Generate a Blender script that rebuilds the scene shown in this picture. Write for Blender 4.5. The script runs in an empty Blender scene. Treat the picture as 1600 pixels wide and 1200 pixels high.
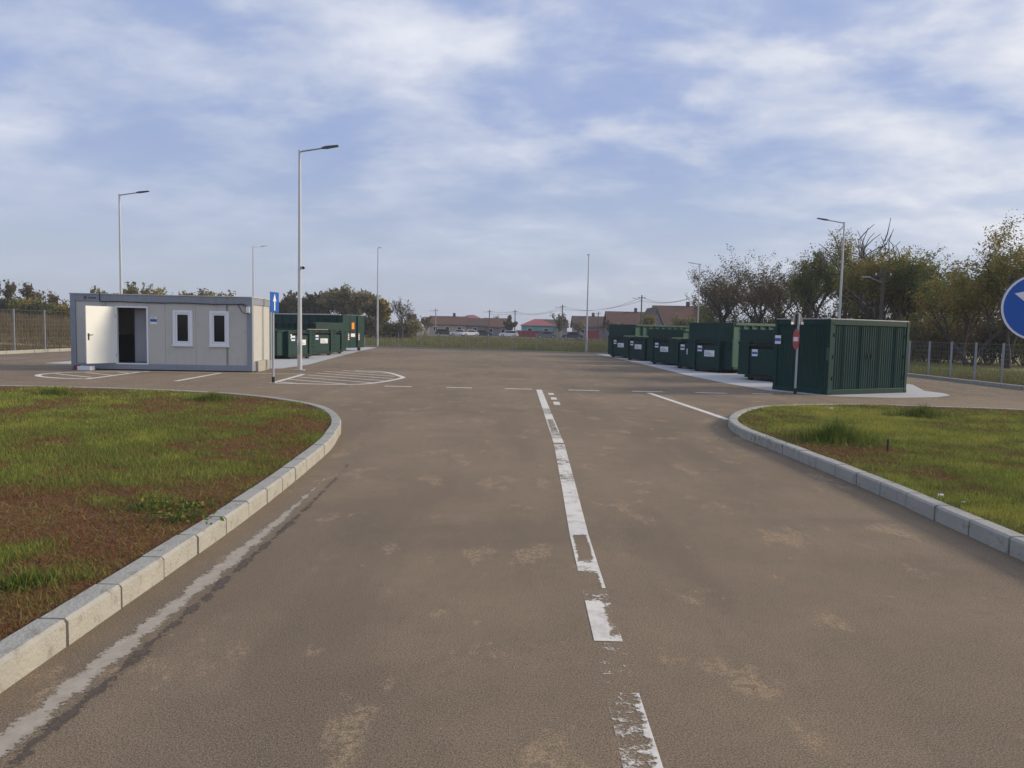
import bpy, math, random
import numpy as np
from mathutils import Vector, Matrix
R = math.radians
rng = np.random.default_rng(7)
random.seed(7)
scn = bpy.context.scene
COL = scn.collection

# ------------------------------------------------------------------ camera
FPX, HOR, ROLL, CH = 1150.0, 515.0, R(1.2), 1.62
_p = math.atan((600 - HOR) / FPX)
_F = Vector((0, math.cos(_p), -math.sin(_p))); _X = Vector((1, 0, 0)); _U0 = Vector((0, math.sin(_p), math.cos(_p)))
_R = _X * math.cos(ROLL) + _U0 * math.sin(ROLL); _U = _U0 * math.cos(ROLL) - _X * math.sin(ROLL)
cd = bpy.data.cameras.new('camera'); cam = bpy.data.objects.new('camera', cd); COL.objects.link(cam)
cd.sensor_width = 36; cd.sensor_fit = 'HORIZONTAL'; cd.lens = 36 * FPX / 1600; cd.clip_end = 4000; cd.clip_start = 0.05
cam.matrix_world = Matrix(((_R.x, _U.x, -_F.x, 0), (_R.y, _U.y, -_F.y, 0), (_R.z, _U.z, -_F.z, CH), (0, 0, 0, 1)))
scn.camera = cam

def ray(u, v):
    return _F * FPX + _R * (u - 800) + _U * (600 - v)
def ground(u, v, z=0.0):
    d = ray(u, v); t = (z - CH) / d.z
    return Vector((d.x * t, d.y * t, z))
def at_depth(u, v, y):
    d = ray(u, v); t = y / d.y
    return Vector((d.x * t, y, CH + d.z * t))
def u_of(x, y, z=0.0):
    d = Vector((x, y, z - CH)); return 800 + FPX * d.dot(_R) / d.dot(_F)

# ------------------------------------------------------------------ light
SUN_EL, SUN_AZ = R(20), R(10)      # azimuth from +X towards +Y
sdir = Vector((math.cos(SUN_AZ) * math.cos(SUN_EL), math.sin(SUN_AZ) * math.cos(SUN_EL), math.sin(SUN_EL)))
sl = bpy.data.lights.new('sun', 'SUN'); sl.energy = 2.2; sl.angle = R(10); sl.color = (1.0, 0.84, 0.62)
so = bpy.data.objects.new('sun', sl); COL.objects.link(so); so.location = (60, 0, 40)
so.rotation_euler = (-sdir).to_track_quat('-Z', 'Y').to_euler()

w = bpy.data.worlds.new('World'); scn.world = w; w.use_nodes = True
nt = w.node_tree; nt.nodes.clear()
def N(t, kind, **kw):
    n = t.nodes.new(kind)
    for k, v in kw.items(): setattr(n, k, v)
    return n
def L(t, a, b): t.links.new(a, b)
def vmath(t, op, a, b=None):
    n = N(t, 'ShaderNodeVectorMath', operation=op)
    for i, x in enumerate((a, b)):
        if x is None: continue
        if isinstance(x, bpy.types.NodeSocket): L(t, x, n.inputs[i])
        else: n.inputs[i].default_value = x
    return n
def fmath(t, op, a, b=None, clamp=False):
    n = N(t, 'ShaderNodeMath', operation=op, use_clamp=clamp)
    for i, x in enumerate((a, b)):
        if x is None: continue
        if isinstance(x, bpy.types.NodeSocket): L(t, x, n.inputs[i])
        else: n.inputs[i].default_value = x
    return n.outputs[0]
def mixc(t, fac, a, b):
    n = N(t, 'ShaderNodeMix', data_type='RGBA')
    for s, x in ((n.inputs['Factor'], fac), (n.inputs['A'], a), (n.inputs['B'], b)):
        if isinstance(x, bpy.types.NodeSocket): L(t, x, s)
        elif isinstance(x, (int, float)): s.default_value = x
        else: s.default_value = (*x, 1) if len(x) == 3 else x
    n.inputs['A'], n.inputs['B']
    return n.outputs['Result']
def ramp(t, fac, stops):
    n = N(t, 'ShaderNodeValToRGB'); cr = n.color_ramp
    while len(cr.elements) < len(stops): cr.elements.new(0.5)
    for e, (p, c) in zip(cr.elements, stops):
        e.position = p; e.color = (*c, 1) if isinstance(c, (tuple, list)) else (c, c, c, 1)
    L(t, fac, n.inputs[0]); return n.outputs[0]
def mrange(t, v, a, b, c=0.0, d=1.0, smooth=True):
    n = N(t, 'ShaderNodeMapRange'); n.interpolation_type = 'SMOOTHSTEP' if smooth else 'LINEAR'
    L(t, v, n.inputs[0]); 
    for i, x in enumerate((a, b, c, d)): n.inputs[i + 1].default_value = x
    return n.outputs[0]
def noise(t, vec, scale, detail=4, rough=0.55, dist=0.0):
    n = N(t, 'ShaderNodeTexNoise'); n.inputs['Scale'].default_value = scale; n.inputs['Detail'].default_value = detail
    n.inputs['Roughness'].default_value = rough; n.inputs['Distortion'].default_value = dist
    L(t, vec, n.inputs['Vector']); return n.outputs['Fac']

tc = N(nt, 'ShaderNodeTexCoord'); nrm = vmath(nt, 'NORMALIZE', tc.outputs['Generated'])
sep = N(nt, 'ShaderNodeSeparateXYZ'); L(nt, nrm.outputs[0], sep.inputs[0])
zc = fmath(nt, 'MAXIMUM', sep.outputs[2], 0.0)
den = fmath(nt, 'ADD', zc, 0.26)
comb = N(nt, 'ShaderNodeCombineXYZ')
L(nt, fmath(nt, 'DIVIDE', sep.outputs[0], den), comb.inputs[0]); L(nt, fmath(nt, 'DIVIDE', sep.outputs[1], den), comb.inputs[1])
comb.inputs[2].default_value = 3.7
mp = N(nt, 'ShaderNodeMapping'); mp.inputs['Rotation'].default_value = (0, 0, R(20)); mp.inputs['Scale'].default_value = (0.8, 1.05, 1)
L(nt, comb.outputs[0], mp.inputs[0]); pv = mp.outputs[0]
n1 = noise(nt, pv, 3.3, 6, 0.50, 0.15)
n2 = noise(nt, pv, 1.2, 4, 0.5, 0.2)
n3 = noise(nt, pv, 8.0, 6, 0.6, 0.3)
sky = N(nt, 'ShaderNodeTexSky', sky_type='NISHITA'); sky.sun_disc = False; sky.sun_elevation = SUN_EL
sky.sun_rotation = R(90) - SUN_AZ; sky.air_density = 1.0; sky.dust_density = 1.5; sky.ozone_density = 2.0
sunv = vmath(nt, 'DOT_PRODUCT', nrm.outputs[0], tuple(sdir)).outputs['Value']
glow = mrange(nt, sunv, -0.2, 0.95)
elev = mrange(nt, zc, 0.0, 0.30)
veil = mixc(nt, elev, (3.2, 3.55, 4.45), (2.6, 3.15, 4.75))             # thin grey-blue cloud sheet
base = mixc(nt, 0.82, sky.outputs[0], veil)
cov = fmath(nt, 'ADD', fmath(nt, 'ADD', fmath(nt, 'MULTIPLY', n1, 0.62), fmath(nt, 'MULTIPLY', n2, 0.50)), fmath(nt, 'MULTIPLY', n3, 0.20))
cov = fmath(nt, 'ADD', cov, fmath(nt, 'MULTIPLY', glow, 0.14))
up = mrange(nt, zc, 0.03, 0.20, 0.25, 1.0)
m1 = fmath(nt, 'MULTIPLY', mrange(nt, cov, 0.56, 0.86), up)
m2 = fmath(nt, 'MULTIPLY', mrange(nt, cov, 0.74, 0.95), up)
soft = mixc(nt, glow, (4.0, 4.35, 5.35), (4.9, 5.1, 5.7))
white = mixc(nt, glow, (5.6, 5.75, 6.3), (6.5, 6.45, 6.6))
c1 = mixc(nt, m1, base, soft)
c2 = mixc(nt, fmath(nt, 'MULTIPLY', m2, 0.9), c1, white)
dk = fmath(nt, 'MULTIPLY', mrange(nt, n1, 0.36, 0.52, 1.0, 0.0), mrange(nt, zc, 0.1, 0.3))
c3 = mixc(nt, fmath(nt, 'MULTIPLY', dk, 0.55), c2, (2.0, 2.65, 4.6))
bg = N(nt, 'ShaderNodeBackground'); bg.inputs['Strength'].default_value = 0.1
L(nt, c3, bg.inputs['Color']); wo = N(nt, 'ShaderNodeOutputWorld'); L(nt, bg.outputs[0], wo.inputs['Surface'])
scn.view_settings.view_transform = 'Standard'; scn.view_settings.look = 'None'
scn.view_settings.exposure = 0.58; scn.view_settings.gamma = 1.0; scn.view_settings.use_curve_mapping = False

# ------------------------------------------------------------------ materials
MATS = {}
def new_mat(name):
    m = bpy.data.materials.new(name); m.use_nodes = True; t = m.node_tree
    b = t.nodes['Principled BSDF']; MATS[name] = m
    return m, t, b
def objco(t):
    return N(t, 'ShaderNodeTexCoord').outputs['Object']
def geopos(t):
    return N(t, 'ShaderNodeNewGeometry').outputs['Position']
def paint(name, col, rough=0.5, var=0.12, scale=3.0, metallic=0.0, bump=0.0, dirt=None, spec=0.5, streak=None):
    m, t, b = new_mat(name); co = geopos(t)
    f = noise(t, co, scale, 5, 0.6)
    lo = tuple(c * (1 - var) for c in col); hi = tuple(min(1, c * (1 + var)) for c in col)
    c = mixc(t, f, lo, hi)
    if dirt:
        f2 = mrange(t, noise(t, co, scale * 2.3, 6, 0.65), 0.52, 0.75)
        c = mixc(t, fmath(t, 'MULTIPLY', f2, dirt[1]), c, dirt[0])
    if streak:
        ms = N(t, 'ShaderNodeMapping'); ms.inputs['Scale'].default_value = (7, 7, .55); L(t, co, ms.inputs[0])
        f3 = mrange(t, noise(t, ms.outputs[0], 1.0, 6, 0.7), 0.5, 0.78); c = mixc(t, fmath(t, 'MULTIPLY', f3, streak[1]), c, streak[0])
        sc_ = mrange(t, noise(t, co, 26, 3, 0.8), 0.66, 0.72); c = mixc(t, fmath(t, 'MULTIPLY', sc_, streak[1] * .6), c, streak[0])
    L(t, c, b.inputs['Base Color']); b.inputs['Roughness'].default_value = rough; b.inputs['Metallic'].default_value = metallic
    b.inputs['Specular IOR Level'].default_value = spec
    if bump:
        bn = N(t, 'ShaderNodeBump'); bn.inputs['Strength'].default_value = bump; bn.inputs['Distance'].default_value = 0.02
        L(t, noise(t, co, scale * 12, 4, 0.6), bn.inputs['Height']); L(t, bn.outputs[0], b.inputs['Normal'])
    return m
paint('cabin_frame', (0.25, 0.28, 0.325), 0.45, 0.06, 2, streak=((0.15, 0.14, 0.12), .35), dirt=((0.16, 0.15, 0.14), 0.25))
paint('cabin_panel', (0.50, 0.495, 0.46), 0.5, 0.05, 1.5, streak=((0.33, 0.31, 0.27), .4), dirt=((0.33, 0.31, 0.28), 0.25))
paint('white_plastic', (0.78, 0.80, 0.84), 0.35, 0.03)
paint('door_white', (0.80, 0.82, 0.78), 0.4, 0.03, 1.5, dirt=((0.6, 0.58, 0.5), 0.15))
paint('black_plastic', (0.012, 0.012, 0.014), 0.45)
paint('glass_dark', (0.008, 0.009, 0.010), 0.08, 0.2, spec=0.3)
paint('interior_grey', (0.36, 0.37, 0.42), 0.6)
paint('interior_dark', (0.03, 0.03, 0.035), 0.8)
paint('sign_blue', (0.012, 0.10, 0.42), 0.35, 0.04)
paint('sign_white', (0.78, 0.79, 0.82), 0.4, 0.04)
paint('sign_red', (0.42, 0.02, 0.025), 0.4, 0.05)
paint('sign_back', (0.05, 0.055, 0.075), 0.5, 0.1)
paint('orange', (0.85, 0.30, 0.02), 0.45)
paint('logo_red', (0.16, 0.015, 0.02), 0.5)
paint('galv', (0.42, 0.44, 0.46), 0.45, 0.12, 4, metallic=0.35, dirt=((0.3, 0.28, 0.25), 0.3))
paint('galv_pale', (0.50, 0.52, 0.54), 0.42, 0.08, 4, metallic=0.2)
paint('fence_post', (0.28, 0.30, 0.32), 0.5, 0.15, 5, metallic=0.3)
paint('lamp_head', (0.09, 0.095, 0.105), 0.5)
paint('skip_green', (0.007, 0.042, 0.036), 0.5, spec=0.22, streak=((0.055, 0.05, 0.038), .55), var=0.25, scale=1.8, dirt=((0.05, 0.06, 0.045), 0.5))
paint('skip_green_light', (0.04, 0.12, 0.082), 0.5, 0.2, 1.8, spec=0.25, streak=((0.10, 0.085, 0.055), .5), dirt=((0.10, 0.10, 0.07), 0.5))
paint('storage_green', (0.006, 0.042, 0.035), 0.5, 0.15, 1.8, spec=0.2, streak=((0.045, 0.06, 0.045), .4), dirt=((0.04, 0.06, 0.045), 0.35))
paint('rust_dark', (0.02, 0.018, 0.016), 0.8, 0.3, 6)
paint('roof_pale', (0.5, 0.51, 0.48), 0.6)
paint('concrete_pad', (0.46, 0.46, 0.45), 0.85, 0.12, 1.2, bump=0.3, dirt=((0.30, 0.28, 0.25), 0.5))
paint('kerb', (0.37, 0.36, 0.315), 0.85, 0.22, 4, bump=0.6, dirt=((0.20, 0.17, 0.13), 0.8))
paint('mortar', (0.50, 0.45, 0.34), 0.9, 0.2, 8, bump=0.6)
paint('bark', (0.055, 0.046, 0.038), 0.9, 0.35, 6, bump=0.6)
paint('bark_bare', (0.10, 0.092, 0.085), 0.9, 0.3, 6)
paint('wood_pole', (0.09, 0.075, 0.06), 0.85, 0.3, 3)
paint('concrete_pole', (0.28, 0.27, 0.26), 0.85, 0.15, 3)
paint('wire', (0.03, 0.03, 0.03), 0.6)
paint('house_wall_beige', (0.42, 0.37, 0.29), 0.85, 0.15, 0.6)
paint('house_wall_grey', (0.23, 0.23, 0.23), 0.85, 0.2, 0.6)
paint('house_wall_turquoise', (0.18, 0.48, 0.48), 0.8, 0.1, 0.6)
paint('roof_red', (0.30, 0.075, 0.07), 0.6, 0.12, 0.8)
paint('fence_red', (0.20, 0.025, 0.03), 0.6, 0.15, 0.8)
paint('tyre', (0.012, 0.012, 0.012), 0.85)
paint('path_dirt', (0.36, 0.25, 0.16), 0.95, 0.2, 0.5)
paint('litter', (0.75, 0.76, 0.78), 0.5)
paint('stake', (0.05, 0.03, 0.025), 0.9)
for nm, c in (('car_dark', (0.02, 0.026, 0.04)), ('car_white', (0.72, 0.74, 0.77)), ('car_grey', (0.14, 0.16, 0.20)), ('car_blue', (0.03, 0.045, 0.085))):
    paint(nm, c, 0.25, 0.03, 1, spec=0.6)

def tile_roof(name, c1, c2):
    m, t, b = new_mat(name); co = objco(t)
    f = noise(t, co, 0.9, 6, 0.7)
    wv = N(t, 'ShaderNodeTexWave'); wv.wave_type = 'BANDS'; wv.bands_direction = 'Z'; wv.inputs['Scale'].default_value = 2.2
    wv.inputs['Distortion'].default_value = 1.5; L(t, co, wv.inputs['Vector'])
    c = mixc(t, ramp(t, f, [(0.3, 0.0), (0.7, 1.0)]), c1, c2)
    c = mixc(t, fmath(t, 'MULTIPLY', wv.outputs['Fac'], 0.35), c, (0.05, 0.035, 0.03))
    L(t, c, b.inputs['Base Color']); b.inputs['Roughness'].default_value = 0.9
tile_roof('tiles_orange', (0.17, 0.075, 0.042), (0.09, 0.05, 0.036))
tile_roof('tiles_brown', (0.12, 0.065, 0.05), (0.07, 0.05, 0.042))

def leafmat(name, cols, scale=0.7):
    m, t, b = new_mat(name); g = geopos(t)
    a = N(t, 'ShaderNodeAttribute'); a.attribute_name = 'tint'
    f = noise(t, g, scale, 3, 0.6)
    f = fmath(t, 'ADD', fmath(t, 'MULTIPLY', f, 0.6), fmath(t, 'MULTIPLY', a.outputs['Fac'], 0.5))
    c = ramp(t, f, [(0.2 + 0.6 * i / (len(cols) - 1), x) for i, x in enumerate(cols)])
    L(t, c, b.inputs['Base Color']); b.inputs['Roughness'].default_value = 0.7; b.inputs['Specular IOR Level'].default_value = 0.2
    tr = N(t, 'ShaderNodeBsdfTranslucent'); L(t, c, tr.inputs['Color'])
    mx = N(t, 'ShaderNodeMixShader'); mx.inputs[0].default_value = 0.28
    L(t, b.outputs[0], mx.inputs[1]); L(t, tr.outputs[0], mx.inputs[2]); L(t, mx.outputs[0], t.nodes['Material Output'].inputs['Surface'])
leafmat('leaf_dark', [(0.068, 0.054, 0.033), (0.111, 0.082, 0.042), (0.148, 0.108, 0.047), (0.123, 0.12, 0.042)])
leafmat('leaf_green', [(0.06, 0.095, 0.025), (0.108, 0.148, 0.038), (0.198, 0.208, 0.05), (0.264, 0.214, 0.056)])
leafmat('leaf_yellow', [(0.104, 0.119, 0.03), (0.194, 0.187, 0.042), (0.316, 0.255, 0.05), (0.329, 0.193, 0.045)])
leafmat('leaf_olive', [(0.132, 0.138, 0.07), (0.186, 0.189, 0.084), (0.264, 0.225, 0.105), (0.326, 0.239, 0.119)])
leafmat('leaf_shrub', [(0.041, 0.054, 0.022), (0.068, 0.084, 0.032), (0.115, 0.114, 0.041), (0.176, 0.108, 0.045)])
leafmat('leaf_weed', [(0.05, 0.095, 0.02), (0.075, 0.13, 0.028), (0.12, 0.17, 0.035), (0.33, 0.29, 0.06)], 6)
leafmat('grass_blades', [(0.18, 0.075, 0.042), (0.27, 0.14, 0.065), (0.17, 0.175, 0.045), (0.185, 0.255, 0.05), (0.42, 0.38, 0.085)], 0.9)
leafmat('field_blades', [(0.095, 0.065, 0.039), (0.162, 0.116, 0.058), (0.135, 0.145, 0.052), (0.162, 0.203, 0.065), (0.27, 0.232, 0.091)], 0.12)

def asphalt_mat():
    m, t, b = new_mat('asphalt'); co = geopos(t)
    big = noise(t, co, 0.16, 4, 0.55, 0.4); mid = noise(t, co, 1.1, 6, 0.62, 0.3); fine = noise(t, co, 115, 4, 0.8); vf = noise(t, co, 230, 2, 0.7); pat = noise(t, co, 9, 6, 0.75)
    c = mixc(t, mrange(t, big, 0.34, 0.66), (0.160, 0.117, 0.077), (0.268, 0.193, 0.122))
    c = mixc(t, fmath(t, 'MULTIPLY', mrange(t, mid, 0.4, 0.72), 0.5), c, (0.32, 0.23, 0.142))
    c = mixc(t, fmath(t, 'MULTIPLY', mrange(t, pat, 0.45, 0.7), 0.30), c, (0.10, 0.078, 0.058))
    mps = N(t, 'ShaderNodeMapping'); mps.inputs['Scale'].default_value = (1.0, 0.16, 1); L(t, co, mps.inputs[0])
    st = noise(t, mps.outputs[0], 0.9, 5, 0.6)                          # tyre-worn streaks along the road
    c = mixc(t, fmath(t, 'MULTIPLY', mrange(t, st, 0.46, 0.68), 0.62), c, (0.125, 0.096, 0.072))
    mp2 = N(t, 'ShaderNodeMapping'); mp2.inputs['Scale'].default_value = (1.0, 0.55, 1); mp2.inputs['Location'].default_value = (3.3, 1.7, 0); L(t, co, mp2.inputs[0])
    mud = fmath(t, 'MULTIPLY', mrange(t, noise(t, mp2.outputs[0], 2.1, 5, 0.65), 0.565, 0.65), mrange(t, noise(t, co, 26, 5, 0.75), 0.42, 0.56))
    c = mixc(t, fmath(t, 'MULTIPLY', mud, 0.8), c, (0.44, 0.31, 0.18))  # dried mud
    sm = mrange(t, noise(t, co, 8.5, 4, 0.6), 0.685, 0.73)
    c = mixc(t, fmath(t, 'MULTIPLY', sm, 0.7), c, (0.45, 0.32, 0.19))
    oil = mrange(t, noise(t, co, 1.7, 2, 0.5), 0.70, 0.78); c = mixc(t, fmath(t, 'MULTIPLY', oil, 0.5), c, (0.06, 0.05, 0.042))
    # aggregate
    c = mixc(t, mrange(t, fine, 0.36, 0.64, 0.0, 1.0), mixc(t, 0.55, c, (0.03, 0.024, 0.019)), mixc(t, 0.22, c, (0.60, 0.48, 0.33)))
    c = mixc(t, fmath(t, 'MULTIPLY', mrange(t, vf, 0.56, 0.68), 0.55), c, (0.50, 0.42, 0.31))
    L(t, c, b.inputs['Base Color']); b.inputs['Roughness'].default_value = 0.9; b.inputs['Specular IOR Level'].default_value = 0.2
    bn = N(t, 'ShaderNodeBump'); bn.inputs['Strength'].default_value = 0.35; bn.inputs['Distance'].default_value = 0.005
    L(t, fmath(t, 'ADD', fine, vf), bn.inputs['Height']); L(t, bn.outputs[0], b.inputs['Normal'])
asphalt_mat()

def road_paint():
    m, t, b = new_mat('road_paint'); co = geopos(t)
    a = N(t, 'ShaderNodeAttribute'); a.attribute_name = 'wear'
    mpp = N(t, 'ShaderNodeMapping'); mpp.inputs['Scale'].default_value = (1.0, 1.6, 1); L(t, co, mpp.inputs[0])
    f = noise(t, mpp.outputs[0], 9, 7, 0.72, 0.3)
    f = fmath(t, 'ADD', fmath(t, 'MULTIPLY', f, 0.55), fmath(t, 'MULTIPLY', noise(t, co, 48, 5, 0.75), 0.45))
    cut = fmath(t, 'SUBTRACT', f, fmath(t, 'MULTIPLY', a.outputs['Fac'], 0.72))
    keep = fmath(t, 'MULTIPLY', mrange(t, cut, 0.0, 0.10), 0.95)
    c = mixc(t, noise(t, co, 30, 4, 0.6), (0.66, 0.62, 0.54), (0.84, 0.80, 0.71))
    c = mixc(t, fmath(t, 'MULTIPLY', mrange(t, noise(t, co, 5, 6, 0.7), 0.45, 0.7), 0.5), c, (0.36, 0.30, 0.23))
    L(t, c, b.inputs['Base Color']); b.inputs['Roughness'].default_value = 0.7
    tp = N(t, 'ShaderNodeBsdfTransparent'); mx = N(t, 'ShaderNodeMixShader')
    L(t, keep, mx.inputs[0]); L(t, tp.outputs[0], mx.inputs[1]); L(t, b.outputs[0], mx.inputs[2])
    L(t, mx.outputs[0], t.nodes['Material Output'].inputs['Surface'])
road_paint()
def gutter_mat(nm='gutter_cement', ca=(0.25, 0.21, 0.16), cb=(0.50, 0.45, 0.36)):
    m, t, b = new_mat(nm); co = geopos(t)
    a = N(t, 'ShaderNodeAttribute'); a.attribute_name = 'wear'
    f = fmath(t, 'ADD', fmath(t, 'MULTIPLY', noise(t, co, 5, 8, 0.7, 0.3), 0.6), fmath(t, 'MULTIPLY', noise(t, co, 40, 5, 0.75), 0.4))
    keep = mrange(t, fmath(t, 'SUBTRACT', f, fmath(t, 'MULTIPLY', a.outputs['Fac'], 0.6)), 0.05, 0.15)
    c = mixc(t, noise(t, co, 14, 5, 0.65), ca, cb)
    L(t, c, b.inputs['Base Color']); b.inputs['Roughness'].default_value = 0.9
    tp = N(t, 'ShaderNodeBsdfTransparent'); mx = N(t, 'ShaderNodeMixShader')
    L(t, keep, mx.inputs[0]); L(t, tp.outputs[0], mx.inputs[1]); L(t, b.outputs[0], mx.inputs[2])
    L(t, mx.outputs[0], t.nodes['Material Output'].inputs['Surface'])
gutter_mat()
gutter_mat('seam_dark', (0.07, 0.056, 0.044), (0.12, 0.093, 0.07))
def soil(name, cols, sc=1.2):
    m, t, b = new_mat(name); co = geopos(t)
    f = fmath(t, 'ADD', fmath(t, 'MULTIPLY', noise(t, co, sc, 6, 0.65), 0.7), fmath(t, 'MULTIPLY', noise(t, co, sc * 16, 4, 0.7), 0.3))
    L(t, ramp(t, f, [(0.3 + 0.4 * i / (len(cols) - 1), c) for i, c in enumerate(cols)]), b.inputs['Base Color']); b.inputs['Roughness'].default_value = 0.95
    bn = N(t, 'ShaderNodeBump'); bn.inputs['Strength'].default_value = 0.8; bn.inputs['Distance'].default_value = 0.03
    L(t, noise(t, co, sc * 20, 5, 0.7), bn.inputs['Height']); L(t, bn.outputs[0], b.inputs['Normal'])
soil('lawn_soil', [(0.07, 0.036, 0.022), (0.12, 0.062, 0.036), (0.16, 0.098, 0.046), (0.14, 0.12, 0.042)])
soil('field_soil', [(0.08, 0.058, 0.038), (0.14, 0.10, 0.056), (0.12, 0.125, 0.05), (0.18, 0.15, 0.065)], 0.10)

# ------------------------------------------------------------------ mesh helpers
class MB:
    def __init__(s): s.v = []; s.f = []
    def quad(s, a, b, c, d): i = len(s.v); s.v += [tuple(a), tuple(b), tuple(c), tuple(d)]; s.f.append((i, i + 1, i + 2, i + 3))
    def box(s, x0, x1, y0, y1, z0, z1, M=None):
        P = [Vector((x, y, z)) for z in (z0, z1) for y in (y0, y1) for x in (x0, x1)]
        if M is not None: P = [M @ p for p in P]
        i = len(s.v); s.v += [tuple(p) for p in P]
        s.f += [tuple(i + k for k in q) for q in ((0, 2, 3, 1), (4, 5, 7, 6), (0, 1, 5, 4), (2, 6, 7, 3), (0, 4, 6, 2), (1, 3, 7, 5))]
        return s
    def tube(s, pts, rad, n=8, cap=True):
        pts = [Vector(p) for p in pts]; base = len(s.v)
        if not isinstance(rad, (list, tuple)): rad = [rad] * len(pts)
        for k, p in enumerate(pts):
            d = (pts[min(k + 1, len(pts) - 1)] - pts[max(k - 1, 0)]).normalized()
            a = d.cross(Vector((0, 0, 1)) if abs(d.z) < 0.9 else Vector((1, 0, 0))).normalized(); b = d.cross(a)
            for j in range(n):
                q = p + (a * math.cos(2 * math.pi * j / n) + b * math.sin(2 * math.pi * j / n)) * rad[k]; s.v.append(tuple(q))
        for k in range(len(pts) - 1):
            for j in range(n):
                a0 = base + k * n + j; a1 = base + k * n + (j + 1) % n
                s.f.append((a0, a1, a1 + n, a0 + n))
        if cap:
            s.f.append(tuple(base + j for j in reversed(range(n)))); s.f.append(tuple(base + (len(pts) - 1) * n + j for j in range(n)))
        return s
    def disc(s, c, nrm, r, th, n=32, r2=None):
        c = Vector(c); nrm = Vector(nrm).normalized()
        return s.tube([c - nrm * th / 2, c + nrm * th / 2], r, n)
    def prism(s, prof, x0, x1, M=None):          # profile (y,z) extruded along x
        i = len(s.v); n = len(prof)
        for x in (x0, x1):
            for (y, z) in prof:
                p = Vector((x, y, z)); p = M @ p if M is not None else p; s.v.append(tuple(p))
        s.f.append(tuple(i + k for k in range(n))); s.f.append(tuple(i + n + k for k in reversed(range(n))))
        for k in range(n):
            k2 = (k + 1) % n; s.f.append((i + k, i + n + k, i + n + k2, i + k2))
        return s
    def build(s, name, mat, parent=None, bevel=0.0, smooth=False):
        me = bpy.data.meshes.new(name); me.from_pydata(s.v, [], s.f); me.update()
        o = bpy.data.objects.new(name, me); COL.objects.link(o); me.materials.append(MATS[mat])
        if parent is not None: o.parent = parent
        if bevel:
            b = o.modifiers.new('bevel', 'BEVEL'); b.width = bevel; b.segments = 2; b.limit_method = 'ANGLE'
        if smooth:
            for p in me.polygons: p.use_smooth = True
        return o
def arrays_obj(name, verts, faces, mat, tint=None, parent=None, attr='tint'):
    me = bpy.data.meshes.new(name); verts = np.asarray(verts, np.float32); faces = np.asarray(faces, np.int32)
    k = faces.shape[1]; me.vertices.add(len(verts)); me.vertices.foreach_set('co', verts.ravel())
    me.loops.add(faces.size); me.loops.foreach_set('vertex_index', faces.ravel())
    me.polygons.add(len(faces)); me.polygons.foreach_set('loop_start', np.arange(0, faces.size, k, dtype=np.int32))
    me.update(calc_edges=True)
    if tint is not None:
        a = me.attributes.new(attr, 'FLOAT', 'POINT'); a.data.foreach_set('value', np.asarray(tint, np.float32))
    o = bpy.data.objects.new(name, me); COL.objects.link(o); me.materials.append(MATS[mat])
    if parent is not None: o.parent = parent
    return o
def tag(o, label, cat, group=None):
    o['label'] = label; o['category'] = cat
    if group: o['group'] = group
    return o
def struct(o): o['kind'] = 'structure'; return o
def empty(name, loc=(0, 0, 0), rz=0.0):
    o = bpy.data.objects.new(name, None); o.location = loc; o.rotation_euler = (0, 0, rz); o.empty_display_size = 0.3
    COL.objects.link(o); return o
def copy_tree(o, parent=None):
    c = o.copy(); COL.objects.link(c); c.parent = parent
    for ch in o.children: copy_tree(ch, c)
    return c

def smooth_path(pts, step):
    P = [np.array(p, float) for p in pts]; out = []
    for i in range(len(P) - 1):
        p0 = P[max(i - 1, 0)]; p1 = P[i]; p2 = P[i + 1]; p3 = P[min(i + 2, len(P) - 1)]
        n = max(2, int(np.linalg.norm(p2 - p1) / 0.1))
        for k in range(n):
            t = k / n
            out.append(0.5 * ((2 * p1) + (p2 - p0) * t + (2 * p0 - 5 * p1 + 4 * p2 - p3) * t * t + (3 * p1 - p0 - 3 * p2 + p3) * t ** 3))
    out.append(P[-1]); out = np.array(out)
    s = np.concatenate([[0], np.cumsum(np.linalg.norm(np.diff(out, axis=0), axis=1))])
    n = max(1, int(round(s[-1] / step))); q = np.linspace(0, s[-1], n + 1)
    return np.stack([np.interp(q, s, out[:, 0]), np.interp(q, s, out[:, 1])], 1)
def offset_path(P, d):
    T = np.gradient(P, axis=0); T /= np.linalg.norm(T, axis=1)[:, None]
    return P + np.stack([-T[:, 1], T[:, 0]], 1) * d
def in_poly(x, y, poly):
    inside = np.zeros(len(x), bool); n = len(poly); j = n - 1
    for i in range(n):
        xi, yi = poly[i]; xj, yj = poly[j]
        c = ((yi > y) != (yj > y)) & (x < (xj - xi) * (y - yi) / (yj - yi + 1e-12) + xi)
        inside ^= c; j = i
    return inside
def sheet(name, poly, z, mat):
    mb = MB(); mb.v = [(x, y, z) for x, y in poly]; mb.f = [tuple(range(len(poly)))]
    return mb.build(name, mat)

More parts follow.
